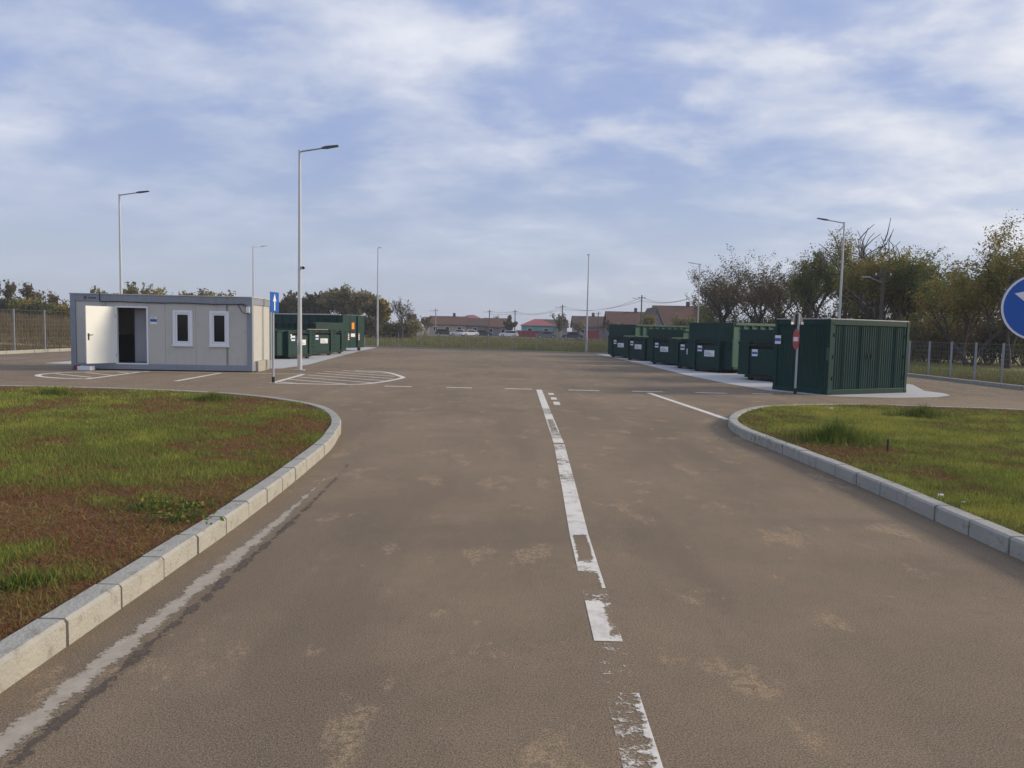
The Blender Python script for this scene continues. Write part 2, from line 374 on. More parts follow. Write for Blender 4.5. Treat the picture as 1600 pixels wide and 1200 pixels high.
# ------------------------------------------------------------------ terrain
def terrain_z(x, y):
    z = np.full_like(np.asarray(x, float), -0.06)
    s = np.clip((-x - 27) / 38, 0, 1); s = s * s * (3 - 2 * s)
    z = z + s * 2.1 * np.clip((y - 15) / 30, 0, 1)
    return z
gx = np.concatenate([[-1600, -700, -300], np.linspace(-150, 150, 76), [300, 700, 1600]])
gy = np.concatenate([[-400, -120], np.linspace(-40, 260, 76), [350, 700, 1800]])
GX, GY = np.meshgrid(gx, gy); GZ = terrain_z(GX, GY)
V = np.stack([GX.ravel(), GY.ravel(), GZ.ravel()], 1); nx = len(gx)
idx = np.arange(len(gy) * nx).reshape(len(gy), nx)
Fq = np.stack([idx[:-1, :-1].ravel(), idx[:-1, 1:].ravel(), idx[1:, 1:].ravel(), idx[1:, :-1].ravel()], 1)
struct(arrays_obj('ground', V, Fq, 'field_soil'))

YARD = [(-23.4, -14), (16.7, -14), (16.7, 49.3), (6.6, 52.3), (-10.8, 57.9), (-23.4, 62.0)]
asphalt = struct(sheet('asphalt_yard', YARD, 0.0, 'asphalt'))
PAD_R = [(5.9, 53.4), (6.62, 38.2), (6.75, 28.0), (7.05, 24.0), (7.5, 21.4), (8.1, 20.3), (8.9, 19.75), (10.3, 19.7), (11.7, 20.2), (12.55, 21.0), (12.8, 21.7), (12.7, 22.6), (13.9, 25.5), (14.2, 51)]
PAD_L = [(-10.6, 57.6), (-10.0, 48), (-9.0, 36.7), (-8.4, 30.2), (-8.55, 27.2), (-9.0, 26.9), (-17.5, 27.4), (-19, 60.0)]
struct(sheet('concrete_pad', PAD_R, 0.006, 'concrete_pad')); struct(sheet('concrete_pad', PAD_L[::-1], 0.006, 'concrete_pad'))
def strip_terrain(name, pts, width, mat, dz=0.03, step=2.0):
    P = smooth_path(pts, step); A = offset_path(P, width / 2); B = offset_path(P, -width / 2)
    v = []; f = []
    for i, (a, b) in enumerate(zip(A, B)):
        v += [(a[0], a[1], float(terrain_z(np.array(a[0]), np.array(a[1]))) + dz), (b[0], b[1], float(terrain_z(np.array(b[0]), np.array(b[1]))) + dz)]
        if i: f.append((2 * i - 2, 2 * i - 1, 2 * i + 1, 2 * i))
    mb = MB(); mb.v = v; mb.f = f; return struct(mb.build(name, mat))
strip_terrain('dirt_path', [(-60, 44), (-40, 45), (-28, 47), (-24.5, 52), (-25, 64), (-20, 78), (-22, 110), (-25, 150)], 1.6, 'path_dirt')
strip_terrain('village_road', [(-60, 166), (-10, 160), (30, 148), (70, 134)], 7, 'path_dirt')

# ------------------------------------------------------------------ kerbs, lawns
def stone_mesh(length, wd, ht):
    mb = MB(); b = 0.018; g = 0.010
    prof = [(0.0, -0.1), (0.0, ht - b), (b, ht), (wd - b * .5, ht), (wd, ht - b * .5), (wd, -0.1)]
    mb.prism(prof, g, length - g)
    o = mb.build('kerb_stone', 'kerb'); me = o.data; bpy.data.objects.remove(o); return me
def kerb(pts, step, side, wd=0.15, ht=0.14, singles=True, keep=None):
    # pts = road-side edge; side=+1: the stone lies to the left of the walking direction
    P = smooth_path(pts, step); inner = offset_path(P, side * wd)
    mb = MB()
    for i in range(len(P) - 1):
        a, b2 = P[i], P[i + 1]; c, d = inner[i + 1], inner[i]
        e = lambda p, q, k: p + (q - p) * k
        a2, d2 = e(a, d, .13), e(a, d, .87); b3, c2 = e(b2, c, .13), e(b2, c, .87)
        zt = ht - 0.008 if singles else ht
        i0 = len(mb.v); mb.v += [(*a2, -.05), (*b3, -.05), (*c2, -.05), (*d2, -.05), (*a2, zt), (*b3, zt), (*c2, zt), (*d2, zt)]
        mb.f += [tuple(i0 + k for k in q) for q in ((4, 5, 6, 7), (0, 1, 5, 4), (2, 3, 7, 6), (1, 2, 6, 5), (3, 0, 4, 7))]
    base = struct(mb.build('kerb', 'mortar' if singles else 'kerb'))
    if singles:
        me = stone_mesh(step, wd, ht); cnt = 0
        for i in range(len(P) - 1):
            m = (P[i] + P[i + 1]) / 2
            if keep and not keep(m): continue
            d = P[i + 1] - P[i]; ang = math.atan2(d[1], d[0])
            o = bpy.data.objects.new('kerb_stone', me); COL.objects.link(o); o.parent = base
            jit = rng.normal(0, 0.0025, 3)
            if side > 0: o.matrix_world = Matrix.Translation((P[i][0] + jit[0], P[i][1] + jit[1], jit[2] * .7)) @ Matrix.Rotation(ang + rng.normal(0, .006), 4, 'Z')
            else: o.matrix_world = Matrix.Translation((P[i + 1][0] + jit[0], P[i + 1][1] + jit[1], jit[2] * .7)) @ Matrix.Rotation(ang + math.pi + rng.normal(0, .006), 4, 'Z')
            o.scale = (np.linalg.norm(d) / step, 1, 1)
    return P, inner
KL = [(-2.22, -8), (-2.2, 0), (-2.19, 3), (-2.18, 4.5), (-2.19, 6.3), (-2.28, 8.4), (-2.40, 9.9), (-2.78, 11.9), (-3.64, 13.8), (-5.3, 15.35), (-7.03, 16.1), (-9.3, 16.45), (-11.5, 16.45), (-16, 16.4), (-22, 16.3)]
KR = [(3.72, -8), (3.75, 0), (3.78, 5.2), (3.80, 7.2), (3.75, 9), (3.68, 10.5), (3.64, 11.7), (3.86, 13.0), (4.55, 14.5), (5.45, 15.5), (7.05, 16.15), (8.6, 16.25), (11.1, 15.85), (16, 15.0), (21, 14.2)]
PL, IL = kerb(KL, 0.5, +1, keep=lambda m: m[1] > 2.2)
PR, IR = kerb(KR, 0.5, -1, keep=lambda m: m[1] > 4.0)
kerb([(16.7, 15), (16.7, 49.3)], 1.0, -1, 0.15, 0.13, keep=lambda m: m[1] > 20)
kerb([(-23.4, 20), (-23.4, 62)], 1.0, +1, 0.15, 0.15, keep=lambda m: m[1] > 28)
kerb([(-23.4, 62.0), (-10.8, 57.9), (6.6, 52.3), (16.7, 49.3)], 1.0, +1, 0.15, 0.11, singles=False)

def lawn(poly, inner, z0, nblade, near, name, GT=0.455, warm=0.06):
    xs = [p[0] for p in poly]; ys = [p[1] for p in poly]
    sheet_o = sheet(name, poly, z0, 'lawn_soil'); struct(sheet_o)
    # blades, denser near the camera
    out = []
    need = nblade
    while need > 0:
        n = 400000
        x = rng.uniform(max(min(xs), -19), min(max(xs), 17), n); y = rng.uniform(max(min(ys), near), max(ys), n)
        d = np.hypot(x, y); keep = rng.uniform(0, 1, n) < np.clip((4.5 / d) ** 1.5, 0, 1)
        keep &= np.abs(x) / np.maximum(y, .1) < 0.78
        x = x[keep]; y = y[keep]
        ok = in_poly(x, y, poly); x = x[ok]; y = y[ok]
        # patchiness: cheap value noise
        out.append(np.stack([x, y], 1)); need -= len(x)
    P = np.concatenate(out)[:nblade]
    def vn(P, s, seed):
        r = np.random.default_rng(seed).uniform(0, 1, (64, 64)); q = P * s; i = np.floor(q).astype(int); f = q - i; f = f * f * (3 - 2 * f)
        a = r[i[:, 0] % 64, i[:, 1] % 64]; b = r[(i[:, 0] + 1) % 64, i[:, 1] % 64]; c = r[i[:, 0] % 64, (i[:, 1] + 1) % 64]; d = r[(i[:, 0] + 1) % 64, (i[:, 1] + 1) % 64]
        return (a * (1 - f[:, 0]) + b * f[:, 0]) * (1 - f[:, 1]) + (c * (1 - f[:, 0]) + d * f[:, 0]) * f[:, 1]
    g = 0.40 * vn(P, 0.5, 3) + 0.34 * vn(P, 1.5, 4) + 0.26 * vn(P, 4.5, 5)
    edge = np.min(np.linalg.norm(P[:, None, :] - inner[None, ::3, :], axis=2), axis=1) if len(P) < 1 else None
    # distance to the kerb (chunked)
    ed = np.empty(len(P)); Q = inner[::2]
    for k in range(0, len(P), 20000): ed[k:k + 20000] = np.sqrt(((P[k:k + 20000, None, :] - Q[None]) ** 2).sum(2)).min(1)
    g = g + np.clip(ed / 2.2, 0, 1) * 0.22 - 0.12
    green = np.clip((g - GT) / 0.17 + rng.normal(0, .28, len(P)), 0, 1)
    dist = np.hypot(P[:, 0], P[:, 1])
    h = (0.020 + 0.032 * green * rng.uniform(.5, 1.3, len(P)) + 0.012 * rng.uniform(0, 1, len(P)))
    wd = np.clip(0.0016 * dist / 3.5, 0.0035, 0.012) * rng.uniform(.7, 1.4, len(P))
    a = rng.uniform(0, 2 * math.pi, len(P)); lean = rng.uniform(0.1, 1.1, len(P)) * (1.5 - 0.8 * green); la = rng.uniform(0, 2 * math.pi, len(P))
    dx, dy = np.cos(a) * wd, np.sin(a) * wd
    B = np.stack([P[:, 0], P[:, 1], np.full(len(P), z0 - 0.003)], 1)
    v0 = B + np.stack([dx, dy, 0 * dx], 1); v1 = B - np.stack([dx, dy, 0 * dx], 1)
    v2 = B + np.stack([np.cos(la) * h * lean, np.sin(la) * h * lean, h], 1)
    V = np.stack([v0, v1, v2], 1).reshape(-1, 3); F = np.arange(len(V)).reshape(-1, 3)
    tint = np.clip(0.02 + 0.62 * green + warm + 0.3 * (vn(P, .35, 9) - .5) + rng.normal(0, 0.17, len(P)), 0, 1.3)
    # dead stalks lying about and small flat leaves
    k = rng.choice(len(P), 9000, replace=False); q = P[k]; n = len(q); a2 = rng.uniform(0, 6.283, n); l2 = rng.uniform(.04, .15, n); w2 = np.clip(.0007 * dist[k] / 3, .0012, .004)
    b0 = np.stack([q[:, 0], q[:, 1], z0 + rng.uniform(.004, .03, n)], 1); px = np.stack([-np.sin(a2) * w2, np.cos(a2) * w2, 0 * w2], 1)
    V2 = np.stack([b0 - px, b0 + px, b0 + np.stack([np.cos(a2) * l2, np.sin(a2) * l2, rng.uniform(-.01, .05, n)], 1)], 1).reshape(-1, 3)
    k3 = rng.choice(len(P), 9000, replace=False); q3 = P[k3]; C3 = np.stack([q3[:, 0], q3[:, 1], z0 + rng.uniform(.008, .03, len(q3))], 1)
    s3 = rng.uniform(.006, .016, len(q3))[:, None]; a3 = rng.uniform(0, 6.283, len(q3)); d3 = np.stack([np.cos(a3), np.sin(a3), rng.normal(0, .3, len(a3))], 1) * s3; e3 = np.stack([-np.sin(a3), np.cos(a3), rng.normal(0, .3, len(a3))], 1) * s3 * .6
    V3 = np.stack([C3 - d3, C3 + e3, C3 + d3], 1).reshape(-1, 3)
    V = np.concatenate([V, V2, V3]); F = np.arange(len(V)).reshape(-1, 3)
    tint = np.concatenate([tint, rng.uniform(.75, 1.3, n) * (rng.uniform(0, 1, n) > .4), np.clip(green[k3] * .6 + rng.normal(.05, .1, len(k3)), 0, 1)])
    o = arrays_obj('grass', V, F, 'grass_blades', np.repeat(tint, 3)); o['kind'] = 'stuff'
    return o
polyL = [tuple(p) for p in IL[::2]] + [(-26, 16.3), (-26, -8)]
polyR = [tuple(p) for p in IR[::2]] + [(21, -8)]
lawn(polyL, IL, 0.115, 170000, 2.8, 'lawn'); lawn(polyR, IR, 0.115, 130000, 4.0, 'lawn', 0.385, 0.24)

# cement smear and cracked asphalt edge along the left kerb
def ribbon(P, d0, d1, z, wear, mat, name, parent):
    A = offset_path(P, d0); B = offset_path(P, d1); v = []; f = []; wv = []
    for i in range(len(P)):
        for k in range(5):
            q = A[i] + (B[i] - A[i]) * k / 4; v.append((q[0], q[1], z)); wv.append(wear(i / len(P), k / 4))
        if i:
            for k in range(4): f.append(((i - 1) * 5 + k, (i - 1) * 5 + k + 1, i * 5 + k + 1, i * 5 + k))
    o = arrays_obj(name, v, f, mat, wv, parent, 'wear'); return o
SEG = smooth_path([p for p in KL if 0 <= p[1] <= 15.5 and p[0] > -4.5], 0.2)
ribbon(SEG, -0.20, -0.35, 0.0025, lambda t, k: 0.40 + 0.36 * abs(k - .5) * 2 + (0.0 if t < .35 else min(.5, (t - .35) * 1.6)), 'gutter_cement', 'gutter_strip', asphalt)
ribbon(SEG, -0.33, -0.45, 0.0015, lambda t, k: 0.60 + 0.3 * abs(k - .5) * 2 + max(0, t - .4) * .6, 'seam_dark', 'tar_seam', asphalt)

# ------------------------------------------------------------------ painted markings
def marking(pts, width, wear=0.25, z=0.0025, edge=0.0, step=0.25):
    P = smooth_path(pts, step) if len(pts) > 2 or step else np.array(pts)
    wf = wear if callable(wear) else (lambda t, k: wear)
    return ribbon(P, width / 2, -width / 2, z, wf, 'road_paint', 'road_marking', asphalt)
def seg(a, b, width, wear=0.25, **k): return marking([a, b], width, wear, **k)
cl = lambda y: float(np.interp(y, [2.6, 3.8, 5.8, 10, 20], [.455, .475, .50, .63, .68]))              # centre of the worn line (x at y)
def cline(y0, y1, wear): seg((cl(y0) + .06, y0), (cl(y1) + .06, y1), 0.15, wear, step=0.12)
cline(15.2, 20.0, lambda t, k: 0.45)
cline(13.35, 14.2, 0.40); cline(14.2, 15.2, lambda t, k: 0.62)
cline(11.75, 13.35, lambda t, k: 0.50 if abs(k - .5) > .4 else 0.68)
cline(10.55, 11.0, 0.42); cline(11.0, 11.75, 0.62)
cline(7.5, 10.4, lambda t, k: 0.49 + .12 * math.sin(t * 9) ** 2)
cline(6.75, 7.5, 0.5)
cline(5.75, 6.75, lambda t, k: 0.32 + (0.25 if t < .06 else 0))
cline(4.55, 5.75, lambda t, k: 0.34 if k > .9 or (k < .1 and t > .45) else (0.52 if .25 < t < .45 else 0.82))
cline(3.75, 4.5, lambda t, k: (0.36 if k < .55 and t < .6 else 0.7) if t > .05 else 0.5)
cline(3.25, 3.72, 0.74)
cline(2.2, 3.2, lambda t, k: 0.60 + 0.16 * t if k < .9 else 0.52)
for y0, y1 in ((16.0, 16.7), (17.2, 17.8), (18.5, 19.0)): seg((1.0, y0), (1.01, y1), 0.14, 0.5, step=0.1)
for a, b in ((-3.5, -2.75), (-1.8, -1.1), (-0.2, 0.55), (1.55, 2.4), (3.3, 4.15), (5.05, 5.9), (6.6, 7.15)): seg((a, 20.15), (b, 20.12), 0.15, 0.3, step=0.2)
seg((3.68, 19.7), (4.12, 13.9), 0.14, 0.22)
# parking bay bars in front of the cabin and the hatched end islands
for x in (-11.95, -9.45, -6.78): seg((x + .12, 20.35), (x - .12, 24.3), 0.15, 0.2)
seg((-6.9, 24.35), (-14.3, 23.95), 0.10, 0.35)
def island(x_in, x_tip, y0, y1, sgn):
    ym = (y0 + y1) / 2
    out = [(x_in, y0), (x_tip - sgn * 1.5, y0 - .02), (x_tip - sgn * .55, y0 + .45), (x_tip, ym - .4), (x_tip - sgn * .15, ym + .7), (x_tip - sgn * 1.1, y1 - .4), (x_tip - sgn * 2.2, y1)]
    marking(out, 0.16, 0.25)
    poly = [(x_in, y0), (x_tip - sgn * 1.5, y0), (x_tip - sgn * .5, y0 + .5), (x_tip - sgn * .1, ym), (x_tip - sgn * 1.1, y1 - .4), (x_tip - sgn * 2.2, y1), (x_in, y1)]
    for k in range(8):
        yy = y0 + 0.5 + k * 1.05
        t = np.linspace(0, 1, 60); xx = x_in + (x_tip - x_in) * t; yl = yy - sgn * (xx - x_in) * 0.67 * sgn
        ok = in_poly(xx, yl, poly)
        if ok.sum() > 4:
            i = np.where(ok)[0]; seg((xx[i[0]], yl[i[0]]), (xx[i[-1]], yl[i[-1]]), 0.10, 0.32)
island(-6.7, -3.55, 20.4, 26.9, 1)
island(-12.0, -14.0, 20.5, 23.9, -1)

# ------------------------------------------------------------------ site cabin
def text_mesh(txt, size, mat, name, parent, M, ext=0.002):
    c = bpy.data.curves.new(name, 'FONT'); c.body = txt; c.size = size; c.extrude = ext
    o = bpy.data.objects.new(name, c); COL.objects.link(o)
    me = bpy.data.meshes.new_from_object(o); bpy.data.objects.remove(o)
    me.transform(M); me.materials.clear(); me.materials.append(MATS[mat])
    q = bpy.data.objects.new(name, me); COL.objects.link(q); q.parent = parent; return q
FRONT = Matrix.Rotation(R(90), 4, 'X')         # text plane facing -y
def cabin():
    Lc, W, H = 5.92, 2.42, 2.50
    c = tag(empty('site_cabin', (-14.66, 24.42, 0), R(3.0)), 'grey prefabricated site cabin with open white door and two narrow windows', 'cabin')
    z0 = 0.03
    def part(nm, mat, *boxes, bevel=0.006):
        mb = MB()
        for b in boxes: mb.box(*b)
        return mb.build(nm, mat, c, bevel)
    for x in (0, Lc - .17):
        for y in (0, W - .17): part('corner_post', 'cabin_frame', (x, x + .17, y, y + .17, z0, H))
    part('top_rail', 'cabin_frame', (.17, Lc - .17, .004, .12, H - .23, H - .003)); part('top_rail', 'cabin_frame', (.17, Lc - .17, W - .12, W - .004, H - .23, H - .003))
    part('top_rail', 'cabin_frame', (.004, .12, .17, W - .17, H - .23, H - .003)); part('top_rail', 'cabin_frame', (Lc - .12, Lc - .004, .17, W - .17, H - .23, H - .003))
    part('bottom_rail', 'cabin_frame', (.17, Lc - .17, .004, .12, z0, z0 + .19)); part('bottom_rail', 'cabin_frame', (.17, Lc - .17, W - .12, W - .004, z0, z0 + .19))
    part('bottom_rail', 'cabin_frame', (.004, .12, .17, W - .17, z0, z0 + .19)); part('bottom_rail', 'cabin_frame', (Lc - .12, Lc - .004, .17, W - .17, z0, z0 + .3))
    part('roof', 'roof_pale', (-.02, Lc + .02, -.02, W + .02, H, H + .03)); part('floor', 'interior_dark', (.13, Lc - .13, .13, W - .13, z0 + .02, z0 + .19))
    zb, zt = z0 + .19, H - .23
    DX0, DX1, DZ = 1.50, 2.46, 2.08                               # door opening
    W1, W2 = (3.31, 3.95), (4.51, 5.15); WZ0, WZ1 = 0.86, 2.03
    yf = (.035, .095)
    joints = [.17, 1.06, DX0 - .06]
    part('wall_panel', 'cabin_panel', (.17, 1.055, *yf, zb, zt)); part('wall_panel', 'cabin_panel', (1.062, DX0 - .05, *yf, zb, zt))
    part('wall_panel', 'cabin_panel', (DX0 - .05, DX1 + .05, *yf, DZ + .05, zt)); part('wall_panel', 'cabin_panel', (DX1 + .05, 3.055, *yf, zb, zt))
    for (a, b), (x0, x1) in ((W1, (3.062, 4.055)), (W2, (4.062, 5.05))):
        part('wall_panel', 'cabin_panel', (x0, a + .03, *yf, zb, zt), (b - .03, x1, *yf, zb, zt), (a + .03, b - .03, *yf, zb, WZ0 + .03), (a + .03, b - .03, *yf, WZ1 - .03, zt), bevel=0)
    part('wall_panel', 'cabin_panel', (5.053, Lc - .17, *yf, zb, zt))
    for k in range(2):
        y0 = .17 + k * 1.04; part('wall_panel', 'cabin_panel', (Lc - .10, Lc - .04, y0, y0 + 1.034, zb + .11, zt)); part('wall_panel', 'cabin_panel', (.04, .10, y0, y0 + 1.034, zb, zt))
    for k in range(5): part('wall_panel', 'cabin_panel', (.17 + k * 1.116, .17 + k * 1.116 + 1.11, W - .10, W - .04, zb, zt))
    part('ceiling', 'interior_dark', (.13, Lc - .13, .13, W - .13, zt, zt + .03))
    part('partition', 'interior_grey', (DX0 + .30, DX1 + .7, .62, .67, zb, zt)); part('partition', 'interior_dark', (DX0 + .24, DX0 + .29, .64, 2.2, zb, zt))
    part('inner_door', 'interior_grey', (DX0 + .36, DX1 + .15, .59, .615, zb + .04, 2.02))
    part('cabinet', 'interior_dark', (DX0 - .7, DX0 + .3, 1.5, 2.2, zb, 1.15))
    part('door_frame', 'white_plastic', (DX0 - .05, DX0, .0, .11, zb - .02, DZ + .05), (DX1, DX1 + .05, .0, .11, zb - .02, DZ + .05), (DX0, DX1, .0, .11, DZ, DZ + .05), (DX0, DX1, .0, .11, zb - .02, zb + .02), bevel=.004)
    # open door leaf, hinged at the left jamb
    hd = empty('door_pivot'); bpy.data.objects.remove(hd)
    leaf = MB(); leaf.box(0, 1.0, -.045, 0, zb + .02, DZ + .02)
    d = leaf.build('door', 'door_white', c, .006); d.location = (DX0 - .03, -.005, 0); d.rotation_euler = (0, 0, R(180 + 58))
    mb = MB(); mb.box(.90, .945, .0, .012, 1.0, 1.22); mb.build('handle_plate', 'black_plastic', d, .002)
    mb = MB(); mb.tube([(.92, .01, 1.17), (.92, .055, 1.17), (.80, .055, 1.17)], .011, 8); mb.build('handle', 'black_plastic', d)
    mb = MB(); mb.box(.90, .945, -.057, -.045, 1.0, 1.22); mb.build('handle_plate', 'black_plastic', d, .002)
    for z in (.45, 1.75):
        mb = MB(); mb.tube([(-.005, .0, z), (-.005, .0, z + .1)], .014, 8); mb.build('hinge', 'galv', d)
    for a, b in (W1, W2):
        fr = part('window', 'white_plastic', (a, a + .09, .0, .08, WZ0, WZ1), (b - .09, b, .0, .08, WZ0, WZ1), (a + .09, b - .09, .0, .08, WZ0, WZ0 + .09), (a + .09, b - .09, .0, .08, WZ1 - .09, WZ1), bevel=.01)
        mb = MB(); i = .094; j = .145
        mb.box(a + i, a + j, .012, .07, WZ0 + i, WZ1 - i); mb.box(b - j, b - i, .012, .07, WZ0 + i, WZ1 - i); mb.box(a + j, b - j, .012, .07, WZ0 + i, WZ0 + j); mb.box(a + j, b - j, .012, .07, WZ1 - j, WZ1 - i)
        mb.build('sash', 'white_plastic', fr, .006)
        mb = MB(); mb.box(a + j, b - j, .035, .05, WZ0 + j, WZ1 - j); mb.build('pane', 'glass_dark', fr)
        mb = MB(); mb.box(a - .03, b + .03, -.04, .03, WZ0 - .03, WZ0 - .002); mb.build('sill', 'white_plastic', fr, .004)
    s = part('notice_plate', 'sign_white', (2.58, 2.79, .022, .034, 1.55, 1.79), bevel=0)
    mb = MB(); mb.box(2.582, 2.788, .017, .021, 1.63, 1.72); mb.build('blue_band', 'sign_blue', s)
    for k in range(2):
        mb = MB(); mb.box(2.61, 2.76 - .03 * k, .018, .0215, 1.745 + .018 * k, 1.753 + .018 * k); mb.build('print_line', 'sign_blue', s)
    # maker's mark on the top rail: dark red bracket pair and lettering
    mb = MB()
    for sx in (-1, 1):
        for k in range(8):
            t0 = -1 + k / 4; t1 = t0 + .25; f = lambda t: .50 + sx * (.018 + .03 * t * t)
            mb.quad((f(t0) - .016, -.003, 2.385 + t0 * .06), (f(t0) + .016, -.003, 2.385 + t0 * .06), (f(t1) + .016, -.003, 2.385 + t1 * .06), (f(t1) - .016, -.003, 2.385 + t1 * .06))
    mb.build('emblem', 'logo_red', c)
    text_mesh('eroda', .105, 'black_plastic', 'lettering', c, Matrix.Translation((.60, -.001, 2.35)) @ FRONT)
    # cable sagging under the rail and corner floodlight
    pts = [(1.0, -.03, 2.53), (1.0, -.03, 2.2)]; mb = MB(); mb.tube([(.95, .3, 2.54), (.97, -.025, 2.54), (.97, -.03, 2.30)], .018, 6); mb.build('cable', 'black_plastic', c)
    xs = np.linspace(.97, 5.45, 30); mb = MB(); mb.tube([(x, -.012, 2.262 - .012 * math.sin(3 * x) - .004 * math.sin(11 * x)) for x in xs], .015, 6); mb.build('cable', 'black_plastic', c)
    mb = MB(); mb.tube([(5.45, -.015, 2.26), (5.53, -.05, 2.16), (5.6, -.06, 2.02), (5.72, -.06, 1.96), (5.79, -.05, 2.0)], .012, 6); mb.build('cable', 'black_plastic', c)
    mb = MB(); mb.tube([(5.45, -.015, 2.26), (5.6, -.03, 2.28), (5.74, -.05, 2.2)], .02, 6); mb.build('cable', 'black_plastic', c)
    fl = part('floodlight', 'galv_pale', (5.74, 5.86, -.10, -.005, 1.98, 2.20), bevel=.015)
    mb = MB(); mb.box(5.755, 5.845, -.108, -.101, 2.0, 2.18); mb.build('lens', 'sign_white', fl)
    part('conduit', 'galv', (.55, .62, .018, .034, 2.06, 2.10)); part('conduit', 'galv', (1.06, 1.12, .0, .034, 2.1, 2.28))
    part('plinth', 'kerb', (Lc - .28, Lc + .08, .42, 1.75, 0.0, .36))
    return c
cabin()
mb = MB(); mb.box(0, .42, 0, .3, 0, .14); o = mb.build('step_block', 'white_plastic', None, .01)
o.location = (-14.13, 23.85, 0.004); tag(o, 'small white block step below the open cabin door', 'step')
mb = MB(); mb.prism([(0, 0), (.02, .13), (.10, .17), (.2, .12), (.22, 0)], 0, .18); o = mb.build('foot_mat_roll', 'logo_red', None, .01)
o.location = (-14.36, 24.0, 0.004); tag(o, 'small dark red bundle beside the white block step', 'bundle')

# ------------------------------------------------------------------ storage container (corrugated)
def storage():
    L_, W, H = 3.38, 1.95, 2.08; th = R(27.5)
    c = tag(empty('storage_container', (8.66, 20.15, 0.006), th), 'dark green corrugated steel storage container with double doors', 'container')
    def box(nm, *b, mat='storage_green', bevel=.005, parent=c):
        m = MB(); m.box(*b); return m.build(nm, mat, parent, bevel)
    for x in (0, L_ - .11):
        for y in (0, W - .11):
            box('corner_post', x, x + .11, y, y + .11, .0, H)
            for z in (0, H - .11):
                m = MB(); m.box(x - .006, x + .116, y - .006, y + .116, z if z else -.001, z + .112); m.build('corner_casting', 'storage_green', c, .006)
    for y in (0.003, W - .103):
        box('top_rail', .117, L_ - .117, y, y + .1, H - .15, H - .002); box('bottom_rail', .117, L_ - .117, y, y + .1, .002, .14)
    for x in (0.003, L_ - .103):
        box('top_rail', x, x + .1, .117, W - .117, H - .15, H - .002); box('bottom_rail', x, x + .1, .117, W - .117, .002, .14)
    box('roof', .02, L_ - .02, .02, W - .02, H - .001, H + .022, mat='roof_pale')
    def corr(nm, a, b, fixed, axis, sign, pitch=.095, dep=.014):
        n = max(1, round((b - a) / pitch)); p = (b - a) / n; prof = []
        for k in range(n):
            s = a + k * p; prof += [(s, 0), (s + .30 * p, 0), (s + .45 * p, dep), (s + .85 * p, dep)]
        prof.append((b, 0)); m = MB()
        for (q0, d0), (q1, d1) in zip(prof[:-1], prof[1:]):
            P = []
            for q, d, z in ((q0, d0, .14), (q1, d1, .14), (q1, d1, H - .15), (q0, d0, H - .15)):
                P.append((q, fixed + sign * d, z) if axis == 'x' else (fixed + sign * d, q, z))
            m.quad(*P)
        return m.build(nm, 'storage_green', c)
    for k, (a, b) in enumerate(((.2, L_ / 2 - .004), (L_ / 2 + .004, L_ - .2))):
        dl = corr('door', a, b, .03, 'x', 1)
        m = MB(); m.box(a - .075, a - .002, .02, .06, .14, H - .15) if k == 0 else m.box(b + .002, b + .075, .02, .06, .14, H - .15); m.build('door_jamb', 'storage_green', dl)
        for xx in ((a + b) / 2 - .35, (a + b) / 2 + .35):
            m = MB(); m.tube([(xx, .012, .16), (xx, .012, H - .17)], .013, 8); m.build('lock_bar', 'storage_green', dl)
        for z in (.4, 1.0, 1.6):
            xx = a - .03 if k == 0 else b + .03
            m = MB(); m.tube([(xx, .01, z), (xx, .01, z + .1)], .014, 8); m.build('hinge', 'storage_green', dl)
        m = MB(); xx = L_ / 2 + (-.09 if k == 0 else .06); m.box(xx, xx + .035, -.004, .02, 1.0, 1.14); m.build('latch', 'rust_dark', dl)
    corr('side_wall', .11, W - .11, .03, 'y', 1); corr('side_wall', .11, W - .11, L_ - .03, 'y', -1); corr('rear_wall', .11, L_ - .11, W - .03, 'x', -1)
    s = box('notice_plate', -.006, .0, W - .24, W - .02, 1.36, 1.61, mat='sign_white', bevel=0)
    m = MB(); m.box(-.009, -.0065, W - .235, W - .025, 1.44, 1.53); m.build('blue_band', 'sign_blue', s)
    s2 = box('paint_patch', -.004, -.0005, .012, .095, .95, 1.3, mat='skip_green_light', bevel=0)
storage()

